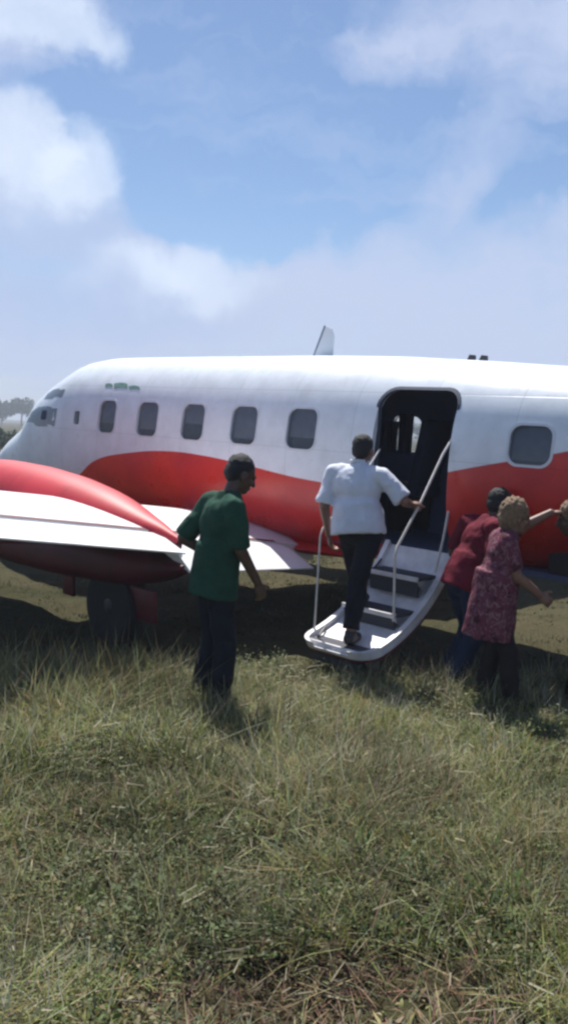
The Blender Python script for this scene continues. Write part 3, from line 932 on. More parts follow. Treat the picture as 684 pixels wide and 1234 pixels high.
def person(label, loc, face, J, skin, top, bottom, hairmat, group=None, top_kind='shirt', bottom_kind='trousers', sleeve=.75, hair='short', shoe=None,
           folds=.03, cap=None, shirt_drop=.0, loose=1.0, head_yaw=0, head_pitch=0, collar=False, slim=1.0):
    """J: joints in local space (x right, y forward, z up)"""
    root = empty('person', loc)
    root.rotation_euler = (0, 0, face)
    tag(root, label, 'person', group)
    V = {k: Vector(v) for k, v in J.items() if len(v) == 3}
    pel, chest, neck, head = V['pelvis'], V['chest'], V['neck'], V['head']
    spine = (chest - pel).normalized()
    sh_ax = (V['sh_r'] - V['sh_l']).normalized()
    fwd = spine.cross(sh_ax) * -1
    fwd = sh_ax.cross(spine) * -1
    trot = Matrix((sh_ax, spine.cross(sh_ax), spine)).transposed()
    hrot = Matrix.Rotation(R(head_yaw), 3, 'Z') @ Matrix.Rotation(R(head_pitch), 3, 'X')
    def H(x, y, z): return head + hrot @ Vector((x, y, z))
    bm = bmesh.new()
    prim_ell(bm, pel, (.140 * slim, .095 * slim, .11), trot)
    prim_ell(bm, pel.lerp(chest, .45), (.135 * slim, .098 * slim, .15), trot)
    prim_ell(bm, chest, (.155 * slim, .104 * slim, .165), trot)
    prim_ell(bm, chest.lerp(neck, .5), (.14 * slim, .08 * slim, .07), trot)
    prim_cap(bm, neck - spine * .04, head - hrot @ Vector((0, .015, .05)), .056, .05)
    # head: skull, face, jaw, nose, ears, brow, lips
    prim_ell(bm, H(0, -.012, .025), (.074, .094, .092), hrot)
    prim_ell(bm, H(0, .02, -.03), (.060, .070, .085), hrot)
    prim_ell(bm, H(0, .045, -.085), (.040, .040, .030), hrot)
    prim_cap(bm, H(0, .086, .01), H(0, .105, -.028), .011, .016)
    for sx in (-1, 1):
        prim_ell(bm, H(sx * .076, -.008, -.012), (.011, .022, .032), hrot)
        prim_ell(bm, H(sx * .030, .078, .022), (.024, .014, .009), hrot)
        prim_ell(bm, H(sx * .036, .062, -.028), (.022, .02, .022), hrot)
    prim_ell(bm, H(0, .086, -.062), (.024, .012, .008), hrot)
    for s_ in ('l', 'r'):
        sg = -1 if s_ == 'l' else 1
        sh, el, wr, hp, kn, an = (V[k + '_' + s_] for k in ('sh', 'el', 'wr', 'hip', 'kn', 'an'))
        prim_ell(bm, sh, (.050, .050, .050))
        prim_cap(bm, sh, el, .046, .039); prim_cap(bm, el, wr, .040, .027)
        hd = V.get('hd_' + s_, (wr - el).normalized())
        pn = V.get('pn_' + s_, Vector((-sg, 0, 0)))
        hand(bm, wr, hd, pn, -sg if False else (1 if V.get('th_' + s_, Vector((1, 0, 0))).x > 0 else -1), J.get('curl_' + s_, (35,))[0])
        prim_cap(bm, hp, kn, .068, .052); prim_cap(bm, kn, an, .054, .038)
        ft = V.get('ft_' + s_, Vector((0, 1, 0)))
        prim_cap(bm, an - Vector((0, 0, .04)), an + ft * .14 - Vector((0, 0, .055)), .038, .03)
    body = fuse('body', bm, .0075, skin, root, 3)
    for sx in (-1, 1):
        bm = bmesh.new(); prim_ell(bm, H(sx * .031, .0805, .008), (.011, .007, .007), hrot)
        from_bm('eye', bm, MP['eye'], root)
    # top garment
    lo = loose
    bm = bmesh.new()
    prim_ell(bm, chest, (.178 * lo * slim, .128 * lo * slim, .185), trot)
    prim_ell(bm, chest.lerp(neck, .5), (.165 * slim, .10 * slim, .085), trot)
    prim_ell(bm, pel.lerp(chest, .45), (.165 * lo, .128 * lo, .22), trot)
    hem = pel - spine * (.06 + shirt_drop)
    prim_cone(bm, pel.lerp(chest, .6), hem, .168 * lo, .192 * lo, (1, 1.0 if top_kind == 'dress' else .84), sh_ax)
    prim_cone(bm, neck - spine * .05, neck + spine * .012, .10, .070)
    for s_ in ('l', 'r'):
        sh, el, wr = V['sh_' + s_], V['el_' + s_], V['wr_' + s_]
        e = sh.lerp(el, sleeve) if sleeve <= 1 else el.lerp(wr, sleeve - 1)
        inn = sh.lerp(chest.lerp(neck, .55), .35)
        prim_cap(bm, inn, sh - spine * .008, .080, .070)
        if sleeve <= 1: prim_cone(bm, sh, e, .068, .068 * lo)
        else:
            prim_cap(bm, sh, el, .062, .054); prim_cone(bm, el, e, .054, .048)
    fuse(top_kind, bm, .011, top, root, 5, folds)
    if collar:
        bm = bmesh.new()
        q = neck + spine * .008
        fr = spine.cross(sh_ax)
        for rr_, dz_ in ((.066, .0),):
            tube(bm, [q + sh_ax * (rr_ * math.cos(2 * math.pi * k / 20)) + fr * (rr_ * .95 * math.sin(2 * math.pi * k / 20)) + spine * .012 for k in range(19)], .014, 8)
        from_bm('collar', bm, top, root)
    # bottom garment
    bm = bmesh.new()
    prim_ell(bm, pel, (.168 * slim, .125 * slim, .13), trot)
    if bottom_kind == 'skirt':
        z = J['skirt_z'][0]
        c = (V['an_l'] + V['an_r']) / 2; c.z = z
        prim_cone(bm, pel + spine * .06, pel.lerp(c, .45), .15, .19, (1, .8)); prim_cone(bm, pel.lerp(c, .4), c, .186, J['skirt_z'][1], (1, .85))
    for s_ in ('l', 'r'):
        hp, kn, an = V['hip_' + s_], V['kn_' + s_], V['an_' + s_]
        if bottom_kind != 'skirt':
            prim_ell(bm, hp, (.086, .094, .1))
            prim_cap(bm, hp, kn, .094 * slim, .074 * slim); prim_cone(bm, kn, an.lerp(kn, .06), .076, .066)
            prim_ell(bm, kn, (.076, .076, .076))
    fuse(bottom_kind, bm, .012, bottom, root, 5, folds)
    for s_ in ('l', 'r'):
        an = V['an_' + s_]; ft = V.get('ft_' + s_, Vector((0, 1, 0)))
        bm = bmesh.new()
        prim_cap(bm, an - Vector((0, 0, .045)) - ft * .03, an + ft * .15 - Vector((0, 0, .058)), .047, .038)
        prim_cone(bm, an + Vector((0, 0, .02)), an - Vector((0, 0, .05)), .045, .05)
        fuse('shoe', bm, .01, shoe or MP['shoe'], root, 2)
    # hair or cap
    bm = bmesh.new()
    if hair == 'short':
        prim_ell(bm, H(0, -.026, .045), (.081, .092, .084), hrot)
        prim_ell(bm, H(0, -.055, .0), (.074, .062, .075), hrot)
        fuse('hair', bm, .008, hairmat, root, 2, .012, TEXH)
    elif hair == 'afro':
        prim_ell(bm, H(0, -.03, .04), (.097, .108, .098), hrot)
        prim_ell(bm, H(0, -.06, -.01), (.092, .08, .09), hrot)
        fuse('hair', bm, .009, hairmat, root, 1, .03, TEXH)
    elif hair == 'scarf':
        prim_ell(bm, H(0, -.02, .04), (.088, .105, .094), hrot)
        prim_ell(bm, H(0, -.075, -.04), (.08, .055, .11), hrot)
        prim_ell(bm, H(0, -.085, -.12), (.075, .045, .09), hrot)
        fuse('head_scarf', bm, .009, hairmat, root, 3, .012)
        bm = bmesh.new()
        rings = []
        for y, hw, th in ((.05, .085, .012), (.10, .082, .011), (.16, .066, .009), (.20, .04, .007)):
            rings.append([H(hw * math.cos(2 * math.pi * k / 20), y, .062 - .14 * (y - .05) * 1.0 - .02 * (math.cos(2 * math.pi * k / 20) ** 2) + th * math.sin(2 * math.pi * k / 20)) for k in range(20)])
        loft(bm, rings)
        from_bm('cap_brim', bm, cap, root)
    elif hair == 'hat':
        prim_ell(bm, H(0, -.02, .06), (.09, .105, .085), hrot)
        fuse('hat_crown', bm, .009, hairmat, root, 3)
        bm = bmesh.new(); rings = []
        for r_, z_, t_ in ((.088, .052, 1), (.13, .042, 1), (.165, .022, 1), (.168, .014, 1), (.13, .032, 1), (.08, .04, 1)):
            rings.append([H(r_ * math.cos(2 * math.pi * k / 32), -.015 + r_ * 1.08 * math.sin(2 * math.pi * k / 32), z_ + .012 * math.sin(2 * math.pi * k * 2 / 32)) for k in range(32)])
        loft(bm, rings, cap=False)
        from_bm('hat_brim', bm, cap, root)
    return root

def cloth(name, col, noise=.25, sheen=0.0, pattern=None, transl=0.0):
    mm = mat(name, col, .85, noise=noise, nscale=9, bump=.35, bscale=26, spec=.2)
    if pattern:
        t = NT(mm.node_tree); b = mm.node_tree.nodes['Principled BSDF']
        co = t.n('ShaderNodeTexCoord').outputs['Object']
        f = t.ramp(t.noise(co, 24, 3, .6, dist=1.2), .50, .60)
        g = t.ramp(t.noise(co, 15, 3, .6, dist=.8), .55, .66)
        t.l(t.mix(g, t.mix(f, col, pattern), tuple(c * .35 for c in col)), b.inputs['Base Color'])
    return mm
MP = dict(
    eye=mat('dark_eye', (.02, .015, .012), .2),
    shoe=mat('dark_shoe', (.02, .018, .018), .5),
    skin_dark=mat('dark_brown_skin', (.075, .040, .028), .5, noise=.12, nscale=20),
    skin_mid=mat('brown_skin', (.20, .105, .075), .5, noise=.12, nscale=20),
    black_hair=mat('black_hair', (.008, .008, .011), .7, bump=.6, bscale=150),
    white_shirt=cloth('white_shirt_cloth', (.60, .63, .72), .10),
    navy=cloth('navy_trouser_cloth', (.007, .009, .018), .3),
    green=cloth('green_shirt_cloth', (.013, .060, .038), .25),
    darknavy=cloth('dark_trouser_cloth', (.008, .011, .020), .3),
    redshirt=cloth('red_shirt_cloth', (.13, .007, .022), .25),
    jeans=cloth('dark_denim', (.012, .022, .055), .3),
    pink=cloth('floral_pink_cloth', (.13, .032, .058), .3, pattern=(.22, .11, .13)),
    blackskirt=cloth('black_skirt_cloth', (.016, .013, .016), .3),
    scarf=cloth('tan_scarf_cloth', (.26, .185, .14), .25),
    tanhair=mat('tan_curly_hair', (.25, .155, .085), .8, noise=.45, nscale=45, bump=.8, bscale=120, sheen=.15),
    cap=cloth('pale_pink_cap_cloth', (.62, .42, .38), .15),
    hat=cloth('pale_hat_straw', (.62, .52, .40), .2),
    maroonshorts=cloth('maroon_cloth', (.12, .02, .02), .3),
)

# man in the white shirt on the airstair
mp_ = pw(-1.325, 1.62, TZ[2][1])
HR = pw(-1.58, 1.19, -.505)
face_w = R(-24)
def loc2(root, ang, p):
    return Matrix.Rotation(-ang, 3, 'Z') @ (Vector(p) - Vector(root))
hr = loc2(mp_, face_w, HR)
st2 = loc2(mp_, face_w, pw(-1.16, 1.32, TZ[1][1]))
st3 = loc2(mp_, face_w, pw(-1.36, 1.64, TZ[2][1]))
wr_r = hr + Vector((-.05, -.075, -.01))
person('man in white short-sleeved shirt climbing the folded-down airplane stair', mp_, face_w, dict(
    pelvis=(-.01, .10, .88), chest=(-.05, .14, 1.19), neck=(-.045, .16, 1.365), head=(-.035, .20, 1.47),
    sh_l=(-.24, .13, 1.295), el_l=(-.292, .09, 1.03), wr_l=(-.265, .15, .80), pn_l=(1, .2, 0), th_l=(1, 0, 0), curl_l=(40,),
    sh_r=(.14, .14, 1.295), el_r=tuple(Vector((.14, .14, 1.295)).lerp(wr_r, .52) + Vector((.08, -.03, -.08))), wr_r=tuple(wr_r), hd_r=(.35, .9, .1), pn_r=(0, 0, -1), th_r=(-1, 0, 0), curl_r=(62,),
    hip_l=(-.09, .10, .87), kn_l=(-.13, .30, st2.z + .46), an_l=(st2.x, st2.y, st2.z + .10),
    hip_r=(.10, .09, .87), kn_r=(st3.x + .005, st3.y + .075, .48), an_r=(st3.x, st3.y - .02, st3.z + .10)),
    MP['skin_mid'], MP['white_shirt'], MP['navy'], MP['black_hair'], 'people at the airplane', sleeve=.92, loose=1.14, shirt_drop=-.01, folds=.03, collar=True, head_pitch=-8)

# man in the green shirt walking on the grass
gx, gy = -.42, 5.72
gman = person('man in loose green shirt and dark trousers walking on the grass by the wing', (gx, gy, float(gz(gx, gy)) - .02), R(-64), dict(
    pelvis=(0, -.02, .88), chest=(0, .01, 1.22), neck=(0, .06, 1.415), head=(0, .135, 1.53),
    sh_l=(-.165, .0, 1.345), el_l=(-.225, -.16, 1.10), wr_l=(-.15, .05, .97), pn_l=(1, 0, 0), th_l=(1, 0, 0),
    sh_r=(.165, .03, 1.345), el_r=(.195, .07, 1.07), wr_r=(.175, .20, .865), hd_r=(-.05, .35, -.93), pn_r=(-1, 0, 0), th_r=(1, 0, 0),
    hip_l=(-.085, -.02, .86), kn_l=(-.085, .02, .46), an_l=(-.075, -.07, .10),
    hip_r=(.085, -.02, .86), kn_r=(.085, .03, .47), an_r=(.075, .02, .10)),
    MP['skin_dark'], MP['green'], MP['darknavy'], MP['black_hair'], 'people at the airplane', sleeve=.95, loose=.97, shirt_drop=.06, head_pitch=-24, folds=.035)

gman.scale = (1.045,) * 3

# man in the red shirt leaning beside the stair
rx, ry = 1.41, 6.42
person('man in red shirt and dark jeans leaning forward beside the airplane stair', (rx, ry, float(gz(rx, ry)) - .02), R(-70), dict(
    pelvis=(0, -.06, .84), chest=(0, .06, 1.13), neck=(0, .15, 1.30), head=(0, .22, 1.40),
    sh_l=(-.19, .06, 1.25), el_l=(-.27, .0, 1.0), wr_l=(-.26, .14, .82), pn_l=(1, 0, 0), th_l=(1, 0, 0),
    sh_r=(.19, .06, 1.25), el_r=(.25, .02, 1.0), wr_r=(.24, .16, .82), pn_r=(-1, 0, 0), th_r=(1, 0, 0),
    hip_l=(-.10, -.06, .82), kn_l=(-.14, .10, .45), an_l=(-.15, -.06, .10),
    hip_r=(.10, -.06, .82), kn_r=(.13, -.02, .45), an_r=(.14, -.20, .10)),
    MP['skin_dark'], MP['redshirt'], MP['jeans'], MP['black_hair'], 'people at the airplane', sleeve=.9, loose=1.0, slim=.95, shirt_drop=.02, head_pitch=-10)

# woman in the pink dress
wx_, wy_ = 1.50, 5.88
wom = person('woman in dark pink patterned dress with tan curly hair reaching one arm forward', (wx_, wy_, float(gz(wx_, wy_)) - .02), R(-84), dict(
    pelvis=(0, -.05, .80), chest=(0, -.02, 1.07), neck=(0, .03, 1.235), head=(0, .085, 1.335),
    sh_l=(-.13, .0, 1.175), el_l=(-.15, .20, 1.26), wr_l=(-.12, .40, 1.365), hd_l=(.05, .95, .05), pn_l=(0, 0, -1), th_l=(1, 0, 0), curl_l=(20,),
    sh_r=(.13, -.01, 1.175), el_r=(.155, .06, .95), wr_r=(.13, .25, .83), hd_r=(0, .75, -.5), pn_r=(-1, 0, 0), th_r=(1, 0, 0),
    hip_l=(-.07, -.05, .78), kn_l=(-.08, .0, .42), an_l=(-.08, -.06, .10),
    hip_r=(.07, -.05, .78), kn_r=(.08, .06, .42), an_r=(.08, .10, .10)),
    MP['skin_mid'], MP['pink'], MP['blackskirt'], MP['tanhair'], 'people at the airplane', top_kind='dress', sleeve=.8, hair='afro', shirt_drop=.24, head_pitch=-6, loose=1.0, slim=.84)

wom.scale = (.90, .90, 1.0)

# person cut by the right edge
ex, ey = 2.17, 5.98
person('person with curly hair bending forward, cut off by the right edge of the photo', (ex, ey, float(gz(ex, ey)) - .02), R(75), dict(
    pelvis=(0, -.10, .80), chest=(0, .02, 1.08), neck=(0, .11, 1.255), head=(0, .18, 1.35),
    sh_l=(-.18, .02, 1.18), el_l=(-.24, -.05, .94), wr_l=(-.2, .06, .76), pn_l=(1, 0, 0), th_l=(1, 0, 0),
    sh_r=(.18, .02, 1.18), el_r=(.24, -.05, .94), wr_r=(.2, .06, .76), pn_r=(-1, 0, 0), th_r=(1, 0, 0),
    hip_l=(-.09, -.10, .78), kn_l=(-.10, .0, .44), an_l=(-.10, .10, .10),
    hip_r=(.09, -.10, .78), kn_r=(.10, -.08, .44), an_r=(.10, -.26, .12)),
    MP['skin_dark'], MP['maroonshorts'], MP['blackskirt'], MP['tanhair'], 'people at the airplane', sleeve=.8, hair='afro', head_pitch=-14)

# ------------------------------------------------------------------ distant trees
def leafmat(name, c1, c2):
    mm = bpy.data.materials.new(name); mm.use_nodes = True
    t = NT(mm.node_tree); b = mm.node_tree.nodes['Principled BSDF']
    co = t.n('ShaderNodeTexCoord').outputs['Object']
    t.l(t.mix(t.ramp(t.noise(co, .6, 4, .6), .35, .65), c1, c2), b.inputs['Base Color'])
    b.inputs['Roughness'].default_value = .8
    return mm
LEAF = leafmat('distant_foliage', (.035, .06, .03), (.07, .10, .045))
BARK = mat('bark', (.09, .07, .055), .9)
def crown_mesh(h, wdt, n, seed):
    r = np.random.default_rng(seed)
    cl = []
    for k in range(9):
        a = r.uniform(0, 2 * math.pi); q = wdt * .5 * math.sqrt(r.uniform(0, 1)) * .75
        cl.append((q * math.cos(a), q * math.sin(a), h * r.uniform(.38, .85), wdt * r.uniform(.16, .30)))
    v, f = [], []
    for i in range(n):
        c = cl[r.integers(len(cl))]
        d = r.normal(size=3); d /= np.linalg.norm(d)
        p = np.array(c[:3]) + d * c[3] * r.uniform(.6, 1.05) * np.array([1, 1, .8])
        s = wdt * r.uniform(.03, .06)
        u = r.normal(size=3); u /= np.linalg.norm(u); w_ = np.cross(u, d); w_ /= (np.linalg.norm(w_) + 1e-6)
        b0 = len(v)
        v += [(p + u * s).tolist(), (p + w_ * s).tolist(), (p - u * s * .9).tolist(), (p - w_ * s * .8).tolist()]
        f.append((b0, b0 + 1, b0 + 2, b0 + 3))
    me = bpy.data.meshes.new('crown'); me.from_pydata(v, [], f)
    me.materials.append(LEAF)
    return me
def trunk_mesh(h, seed):
    r = random.Random(seed)
    bm = bmesh.new()
    tube(bm, [(0, 0, -.2), (.05, 0, h * .3), (r.uniform(-.3, .3), .1, h * .62)], [h * .028, h * .022, h * .01], 8)
    for k in range(4):
        a = r.uniform(0, 6.28)
        tube(bm, [(.02, 0, h * (.3 + .06 * k)), (math.cos(a) * h * .18, math.sin(a) * h * .18, h * (.52 + .07 * k))], [h * .012, h * .004], 6)
    bmesh.ops.recalc_face_normals(bm, faces=bm.faces)
    me = bpy.data.meshes.new('trunk'); bm.to_mesh(me); bm.free(); me.materials.append(BARK)
    return me
kinds = [(crown_mesh(9, 9.5, 1900, 1), trunk_mesh(9, 1)), (crown_mesh(8, 11, 2000, 2), trunk_mesh(8, 2)), (crown_mesh(10, 9, 1900, 3), trunk_mesh(10, 3))]
TREES = [(-93, 285, 1.05, 1, 'hazy broad tree on the skyline at the left edge of the photo'), (-85, 280, .95, 2, 'hazy slender tree on the skyline just left of the cockpit'), (-79.5, 290, .80, 0, 'hazy low tree behind the windscreen of the airplane'),
         (-99, 270, .95, 0, 'hazy tree standing furthest left on the skyline')]
for (x, y, sc_, k, lab) in TREES:
    t_ = empty('tree', (x, y, 0)); t_.scale = (sc_,) * 3; t_.rotation_euler = (0, 0, x)
    tag(t_, lab, 'tree', 'trees on the far side of the field')
    c = link('crown', kinds[k][0], None, t_); tr = link('trunk', kinds[k][1], None, t_)
for (x, y, sc_, k, lab) in ((-18.6, 56, .23, 1, 'low dark bush beyond the airplane nose at the left edge'), (-17.0, 55, .20, 1, 'low dark bush half hidden by the sloping airplane nose')):
    t_ = empty('bush', (x, y, -.55)); t_.scale = (sc_,) * 3
    tag(t_, lab, 'bush', 'bushes beyond the airplane nose')
    link('crown', kinds[k][0], None, t_); link('trunk', kinds[k][1], None, t_)
# the rest of the wood round the field reads as one mass
def treeline():
    r = np.random.default_rng(5); V, F = [], []
    base = []
    for k, _ in kinds:
        co = np.zeros(len(k.vertices) * 3); k.vertices.foreach_get('co', co); base.append(co.reshape(-1, 3)[:2400])
    off = 0
    for i in range(150):
        x = -360 + 5.0 * i + r.uniform(-3, 3); y = 300 + r.uniform(0, 50)
        if -104 < x * 290 / y < -74: 
            y += 45
        b = base[i % 3] * np.array([1, 1, 1]) * r.uniform(.65, 1.1) + np.array([x, y, -.4])
        V.append(b); n = len(b)
        F.append(np.arange(off, off + n).reshape(-1, 4)); off += n
    me = bpy.data.meshes.new('far_wood'); me.from_pydata(np.concatenate(V).tolist(), [], np.concatenate(F).tolist())
    o = link('far_wood', me, LEAF)
    tag(o, 'line of far trees closing the field', kind='stuff')
treeline()

# ------------------------------------------------------------------ grass
def fbm2(x, y, seed, sc_):
    r = np.random.default_rng(seed); out = np.zeros_like(x)
    for k in range(7):
        a = r.uniform(0, 2 * math.pi); f = sc_ * r.uniform(.6, 2.4); ph = r.uniform(0, 6.28)
        out += np.sin((x * math.cos(a) + y * math.sin(a)) * f + ph + 1.3 * np.sin(x * f * .6 - y * f * .45 + ph)) / 7
    return out

def grass(name, n, yr, side, hmin, hmax, wmm, segs, label, seed, tuft=14, tone=1.0):
    r = np.random.default_rng(seed)
    # tuft centres weighted to even ground density
    nt = n // tuft
    y = np.sqrt(r.uniform((yr[0] + side[1]) ** 2, (yr[1] + side[1]) ** 2, nt)) - side[1]
    x = r.uniform(-1, 1, nt) * (side[0] * y + side[2])
    dens = fbm2(x, y, 3, 2.6) + .35 * fbm2(x, y, 9, 7)
    keep = r.uniform(-.75, .35, nt) < dens + .1
    # a worn brown patch by the photographer's feet
    bare = ((x - .22) / .55) ** 2 + ((y - 2.62) / .26) ** 2 + .5 * fbm2(x, y, 81, 9)
    keep &= (bare > 1) | (r.uniform(0, 1, nt) < .45)
    dryspot = (bare < 1.4)[keep]
    x, y = x[keep], y[keep]; nt = len(x)
    patch = fbm2(x, y, 21, 1.5); patch2 = fbm2(x, y, 22, 4.0)
    tall = np.clip(.45 + .75 * fbm2(x, y, 31, 2.0) + .35 * fbm2(x, y, 33, 6), 0.05, 1)
    left = np.clip((6.15 - y) / .25, 0, 1) * np.clip((y - 4.7) / .6, 0, 1)
    tall = np.clip(tall + left * (.55 * np.clip(.1 - x, 0, 1) ** .5 + .22), 0, 1.3)
    tall = np.where(dryspot, tall * .5, tall)
    kind = r.choice(4, nt, p=[.50, .17, .26, .07])        # green blades, dry straw, broad weeds, long stalks
    pal = np.array([[.150, .160, .048], [.190, .184, .064], [.095, .124, .038], [.160, .158, .085]])
    dry = np.array([[.27, .245, .145], [.22, .195, .115], [.17, .14, .08]])
    base = pal[r.integers(4, size=nt)]
    mixf = np.clip(.22 + .85 * patch + .5 * patch2, 0, .9)[:, None]
    base = base * (1 - mixf) + dry[r.integers(3, size=nt)] * mixf * .75
    yel = np.clip(patch2 - .15, 0, 1)[:, None]
    base = base * (1 - .6 * yel) + np.array([.22, .22, .05]) * .6 * yel
    base[kind == 1] = dry[r.integers(3, size=(kind == 1).sum())] * r.uniform(.8, 1.2, ((kind == 1).sum(), 1))
    base[dryspot] = np.array([.24, .17, .105]) * r.uniform(.7, 1.2, (dryspot.sum(), 1))
    base[kind == 3] = np.array([.36, .33, .20])
    base[kind == 2] *= np.array([.8, 1.05, .9])
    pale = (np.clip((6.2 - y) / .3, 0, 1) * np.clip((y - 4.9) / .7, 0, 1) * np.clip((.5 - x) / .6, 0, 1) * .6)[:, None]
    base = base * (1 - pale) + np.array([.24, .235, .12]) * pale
    lum = np.clip(1 + .75 * fbm2(x, y, 71, 5.5) + .6 * fbm2(x, y, 72, 2.4), .35, 1.7)[:, None]
    base = base * lum
    ti = np.repeat(np.arange(nt), tuft)
    kb = kind[ti]
    N = len(ti)
    spread = np.where(kb == 2, .05, np.where(kb == 3, .10, .06))
    bx = x[ti] + r.normal(size=N) * spread; by = y[ti] + r.normal(size=N) * spread
    if name == 'foreground_grass':
        pass
    h = (hmin + (hmax - hmin) * tall[ti]) * r.uniform(.45, 1.15, N)
    h = np.where(kb == 2, h * .55, h); h = np.where(kb == 3, h * 1.5, h)
    wd = wmm * .001 * r.uniform(.6, 1.4, N); wd = np.where(kb == 2, wd * 3.4, wd); wd = np.where(kb == 3, wd * .55, wd)
    az = r.uniform(0, 2 * math.pi, N); tz = r.uniform(0, 2 * math.pi, nt)[ti]
    az = np.where(r.uniform(0, 1, N) < .45, tz + r.normal(size=N) * .7, az)
    lean = np.abs(r.normal(size=N)) * .38 + .05
    curl = r.uniform(.05, 1.1, N); curl = np.where(kb == 3, curl * .35, curl); lean = np.where(kb == 1, lean * 2.2, lean)
    flat = r.uniform(0, 1, N) < .12
    lean = np.where(flat, lean + 1.2, lean)
    dx, dy = np.cos(az), np.sin(az)
    ts = {2: [0, .55, 1.0], 3: [0, .4, .75, 1.0]}[segs]
    bz = gz(bx, by) - .012
    pts = []
    rot = r.normal(size=N) * .6
    wx, wy = -np.sin(az + rot), np.cos(az + rot)
    prof = {2: [.9, .8, 0], 3: [.8, 1.0, .62, 0]}[segs]
    for t, pf in zip(ts, prof):
        hor = (lean * t + curl * t * t * .7) * h
        ver = h * t * (1 - .42 * np.clip(curl, 0, 1) * t) / np.sqrt(1 + (lean * .8) ** 2)
        px = bx + dx * hor; py = by + dy * hor; pz = bz + ver
        pff = np.where(kb == 2, [.3, 1.0, .8, 0][ts.index(t)] if segs == 3 else pf, pf)
        if t < 1.0:
            pts.append(np.stack([px - wx * wd * pff, py - wy * wd * pff, pz], 1)); pts.append(np.stack([px + wx * wd * pff, py + wy * wd * pff, pz], 1))
        else:
            pts.append(np.stack([px, py, pz], 1))
    nv = len(pts)
    P = np.stack(pts, 1).reshape(-1, 3)
    quads = segs - 1
    b = np.arange(N)[:, None] * nv
    loops = []; lens = []
    q = np.concatenate([b + np.array([[2 * k, 2 * k + 1, 2 * k + 3, 2 * k + 2]]) for k in range(quads)] + [b + np.array([[nv - 3, nv - 2, nv - 1]])], 1)
    lt = np.tile(np.array([4] * quads + [3]), N)
    me = bpy.data.meshes.new(name)
    me.vertices.add(len(P)); me.vertices.foreach_set('co', P.ravel().astype(np.float32))
    ql = q.ravel().astype(np.int32)
    me.loops.add(len(ql)); me.loops.foreach_set('vertex_index', ql)
    st = np.concatenate([[0], np.cumsum(lt)[:-1]]).astype(np.int32)
    me.polygons.add(len(lt)); me.polygons.foreach_set('loop_start', st)
    me.update(calc_edges=True)
    cb = base[ti] * r.uniform(.7, 1.3, (N, 1)) * (1 + .12 * r.normal(size=(N, 3)))
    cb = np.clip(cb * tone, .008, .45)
    colr = np.repeat(cb[:, None, :], nv, 1)
    at = me.attributes.new('tint', 'FLOAT_COLOR', 'POINT')
    at.data.foreach_set('color', np.concatenate([colr.reshape(-1, 3), np.ones((N * nv, 1))], 1).ravel().astype(np.float32))
    o = link(name, me, GRASS)
    tag(o, label, kind='stuff')
    return o

GRASS = bpy.data.materials.new('grass_blades'); GRASS.use_nodes = True
t = NT(GRASS.node_tree)
b = GRASS.node_tree.nodes['Principled BSDF']
at = t.n('ShaderNodeAttribute', attribute_name='tint')
t.l(at.outputs['Color'], b.inputs['Base Color']); b.inputs['Roughness'].default_value = .6
b.inputs['Specular IOR Level'].default_value = .25
tr = t.n('ShaderNodeBsdfTranslucent'); t.l(at.outputs['Color'], tr.inputs[0])
mx = t.n('ShaderNodeMixShader'); mx.inputs[0].default_value = .35
t.l(b.outputs[0], mx.inputs[1]); t.l(tr.outputs[0], mx.inputs[2])
t.l(mx.outputs[0], GRASS.node_tree.nodes['Material Output'].inputs[0])

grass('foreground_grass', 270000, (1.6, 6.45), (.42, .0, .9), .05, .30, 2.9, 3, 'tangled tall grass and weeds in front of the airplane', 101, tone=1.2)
grass('grass', 190000, (6.4, 18), (.5, .0, 3.0), .02, .08, 4.0, 2, 'short field grass under and beyond the airplane', 102, tone=.45)

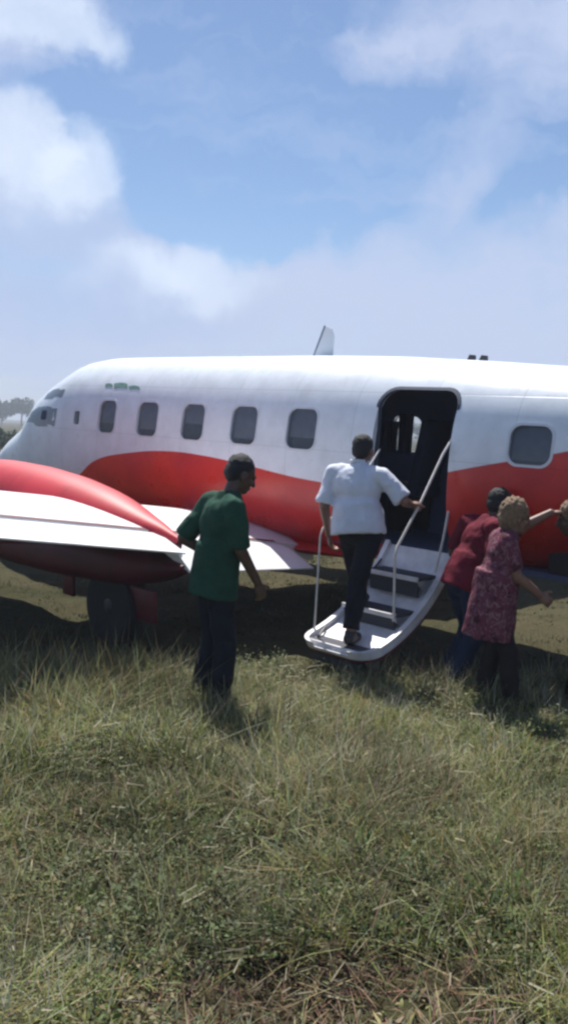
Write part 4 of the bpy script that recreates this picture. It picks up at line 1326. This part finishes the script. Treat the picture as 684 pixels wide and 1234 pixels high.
def weeds(n_clump, per, label, seed):
    """low leafy weeds: clumps of small folded leaves, plus bits of dry stalk lying about"""
    r = np.random.default_rng(seed)
    y = np.sqrt(r.uniform(1.6 ** 2, 6.6 ** 2, n_clump)); x = r.uniform(-1, 1, n_clump) * (.42 * y + .9)
    k = fbm2(x, y, 51, 2.2) + .4 * fbm2(x, y, 52, 6)
    keep = r.uniform(-.5, .45, n_clump) < k
    keep &= ((x - .22) / .55) ** 2 + ((y - 2.62) / .26) ** 2 > 1.1
    x, y = x[keep], y[keep]; nc = len(x)
    cols = np.array([[.105, .14, .052], [.155, .175, .065], [.080, .112, .052], [.15, .17, .10], [.25, .22, .12]])
    cc = cols[r.choice(5, nc, p=[.3, .22, .22, .16, .10])]
    rad = r.uniform(.05, .16, nc); hh = r.uniform(.03, .20, nc)
    ti = np.repeat(np.arange(nc), per); N = len(ti)
    th = r.uniform(0, 2 * math.pi, N); q = np.sqrt(r.uniform(0, 1, N))
    px = x[ti] + rad[ti] * q * np.cos(th); py = y[ti] + rad[ti] * q * np.sin(th)
    pz = gz(px, py) + hh[ti] * (1 - .6 * q * q) * r.uniform(.25, 1.05, N)
    L = r.uniform(.008, .022, N); Wd = L * r.uniform(.28, .5, N)
    a2 = th + r.normal(size=N) * .8; tilt = r.normal(size=N) * .5 + .1
    d = np.stack([np.cos(a2) * np.cos(tilt), np.sin(a2) * np.cos(tilt), np.sin(tilt)], 1)
    roll = r.normal(size=N) * .5
    sv = np.stack([-np.sin(a2) * np.cos(roll), np.cos(a2) * np.cos(roll), np.sin(roll)], 1)
    P0 = np.stack([px, py, pz], 1)
    P = np.stack([P0, P0 + d * (L * .55)[:, None] + sv * Wd[:, None] + np.array([0, 0, .12]) * L[:, None], P0 + d * (L * 1.3)[:, None] - np.array([0, 0, .25]) * L[:, None], P0 + d * (L * .55)[:, None] - sv * Wd[:, None] + np.array([0, 0, .12]) * L[:, None]], 1)
    col = np.clip(cc[ti] * r.uniform(.65, 1.35, (N, 1)), .01, .45)
    # dry stalk bits
    nb = 2600
    yb = np.sqrt(r.uniform(1.6 ** 2, 6.5 ** 2, nb)); xb = r.uniform(-1, 1, nb) * (.42 * yb + .9)
    kb_ = fbm2(xb, yb, 61, 2.8) > r.uniform(-.4, .3, nb); xb, yb = xb[kb_], yb[kb_]; nb = len(xb)
    Lb = r.uniform(.03, .12, nb); ab = r.uniform(0, 6.283, nb); eb = np.abs(r.normal(size=nb)) * .35
    db = np.stack([np.cos(ab) * np.cos(eb), np.sin(ab) * np.cos(eb), np.sin(eb)], 1)
    sb = np.stack([-np.sin(ab), np.cos(ab), np.zeros(nb)], 1) * (r.uniform(.0015, .0035, nb))[:, None] + np.array([0, 0, .0018])
    Q0 = np.stack([xb, yb, gz(xb, yb) + r.uniform(.03, .16, nb)], 1)
    Q = np.stack([Q0 - sb, Q0 + sb, Q0 + db * Lb[:, None] + sb * .6, Q0 + db * Lb[:, None] - sb * .6], 1)
    colb = np.array([.42, .38, .26]) * r.uniform(.6, 1.1, (nb, 1))
    A = np.concatenate([P, Q]); C = np.concatenate([col, colb]); n = len(A)
    me = bpy.data.meshes.new('weeds')
    me.vertices.add(n * 4); me.vertices.foreach_set('co', A.reshape(-1).astype(np.float32))
    me.loops.add(n * 4); me.loops.foreach_set('vertex_index', np.arange(n * 4, dtype=np.int32))
    me.polygons.add(n); me.polygons.foreach_set('loop_start', np.arange(0, n * 4, 4, dtype=np.int32))
    me.update(calc_edges=True)
    at = me.attributes.new('tint', 'FLOAT_COLOR', 'POINT')
    at.data.foreach_set('color', np.concatenate([np.repeat(C, 4, 0), np.ones((n * 4, 1))], 1).ravel().astype(np.float32))
    tag(link('weeds', me, GRASS), label, kind='stuff')
weeds(5600, 40, 'low leafy weeds and dry stalk bits among the tall grass', 77)

# ------------------------------------------------------------------ hazy air
bm = bmesh.new(); box(bm, (0, 150, 9.0), (1400, 900, 25.0))
hz = bpy.data.materials.new('haze'); hz.use_nodes = True
for n in list(hz.node_tree.nodes):
    if n.type != 'OUTPUT_MATERIAL': hz.node_tree.nodes.remove(n)
pv = hz.node_tree.nodes.new('ShaderNodeVolumePrincipled')
pv.inputs['Color'].default_value = (.80, .88, 1.0, 1); pv.inputs['Density'].default_value = .0016
hz.node_tree.links.new(pv.outputs[0], hz.node_tree.nodes['Material Output'].inputs['Volume'])
tag(from_bm('haze', bm, hz, None, smooth=0), 'thin pale haze in the air over the field', kind='stuff')
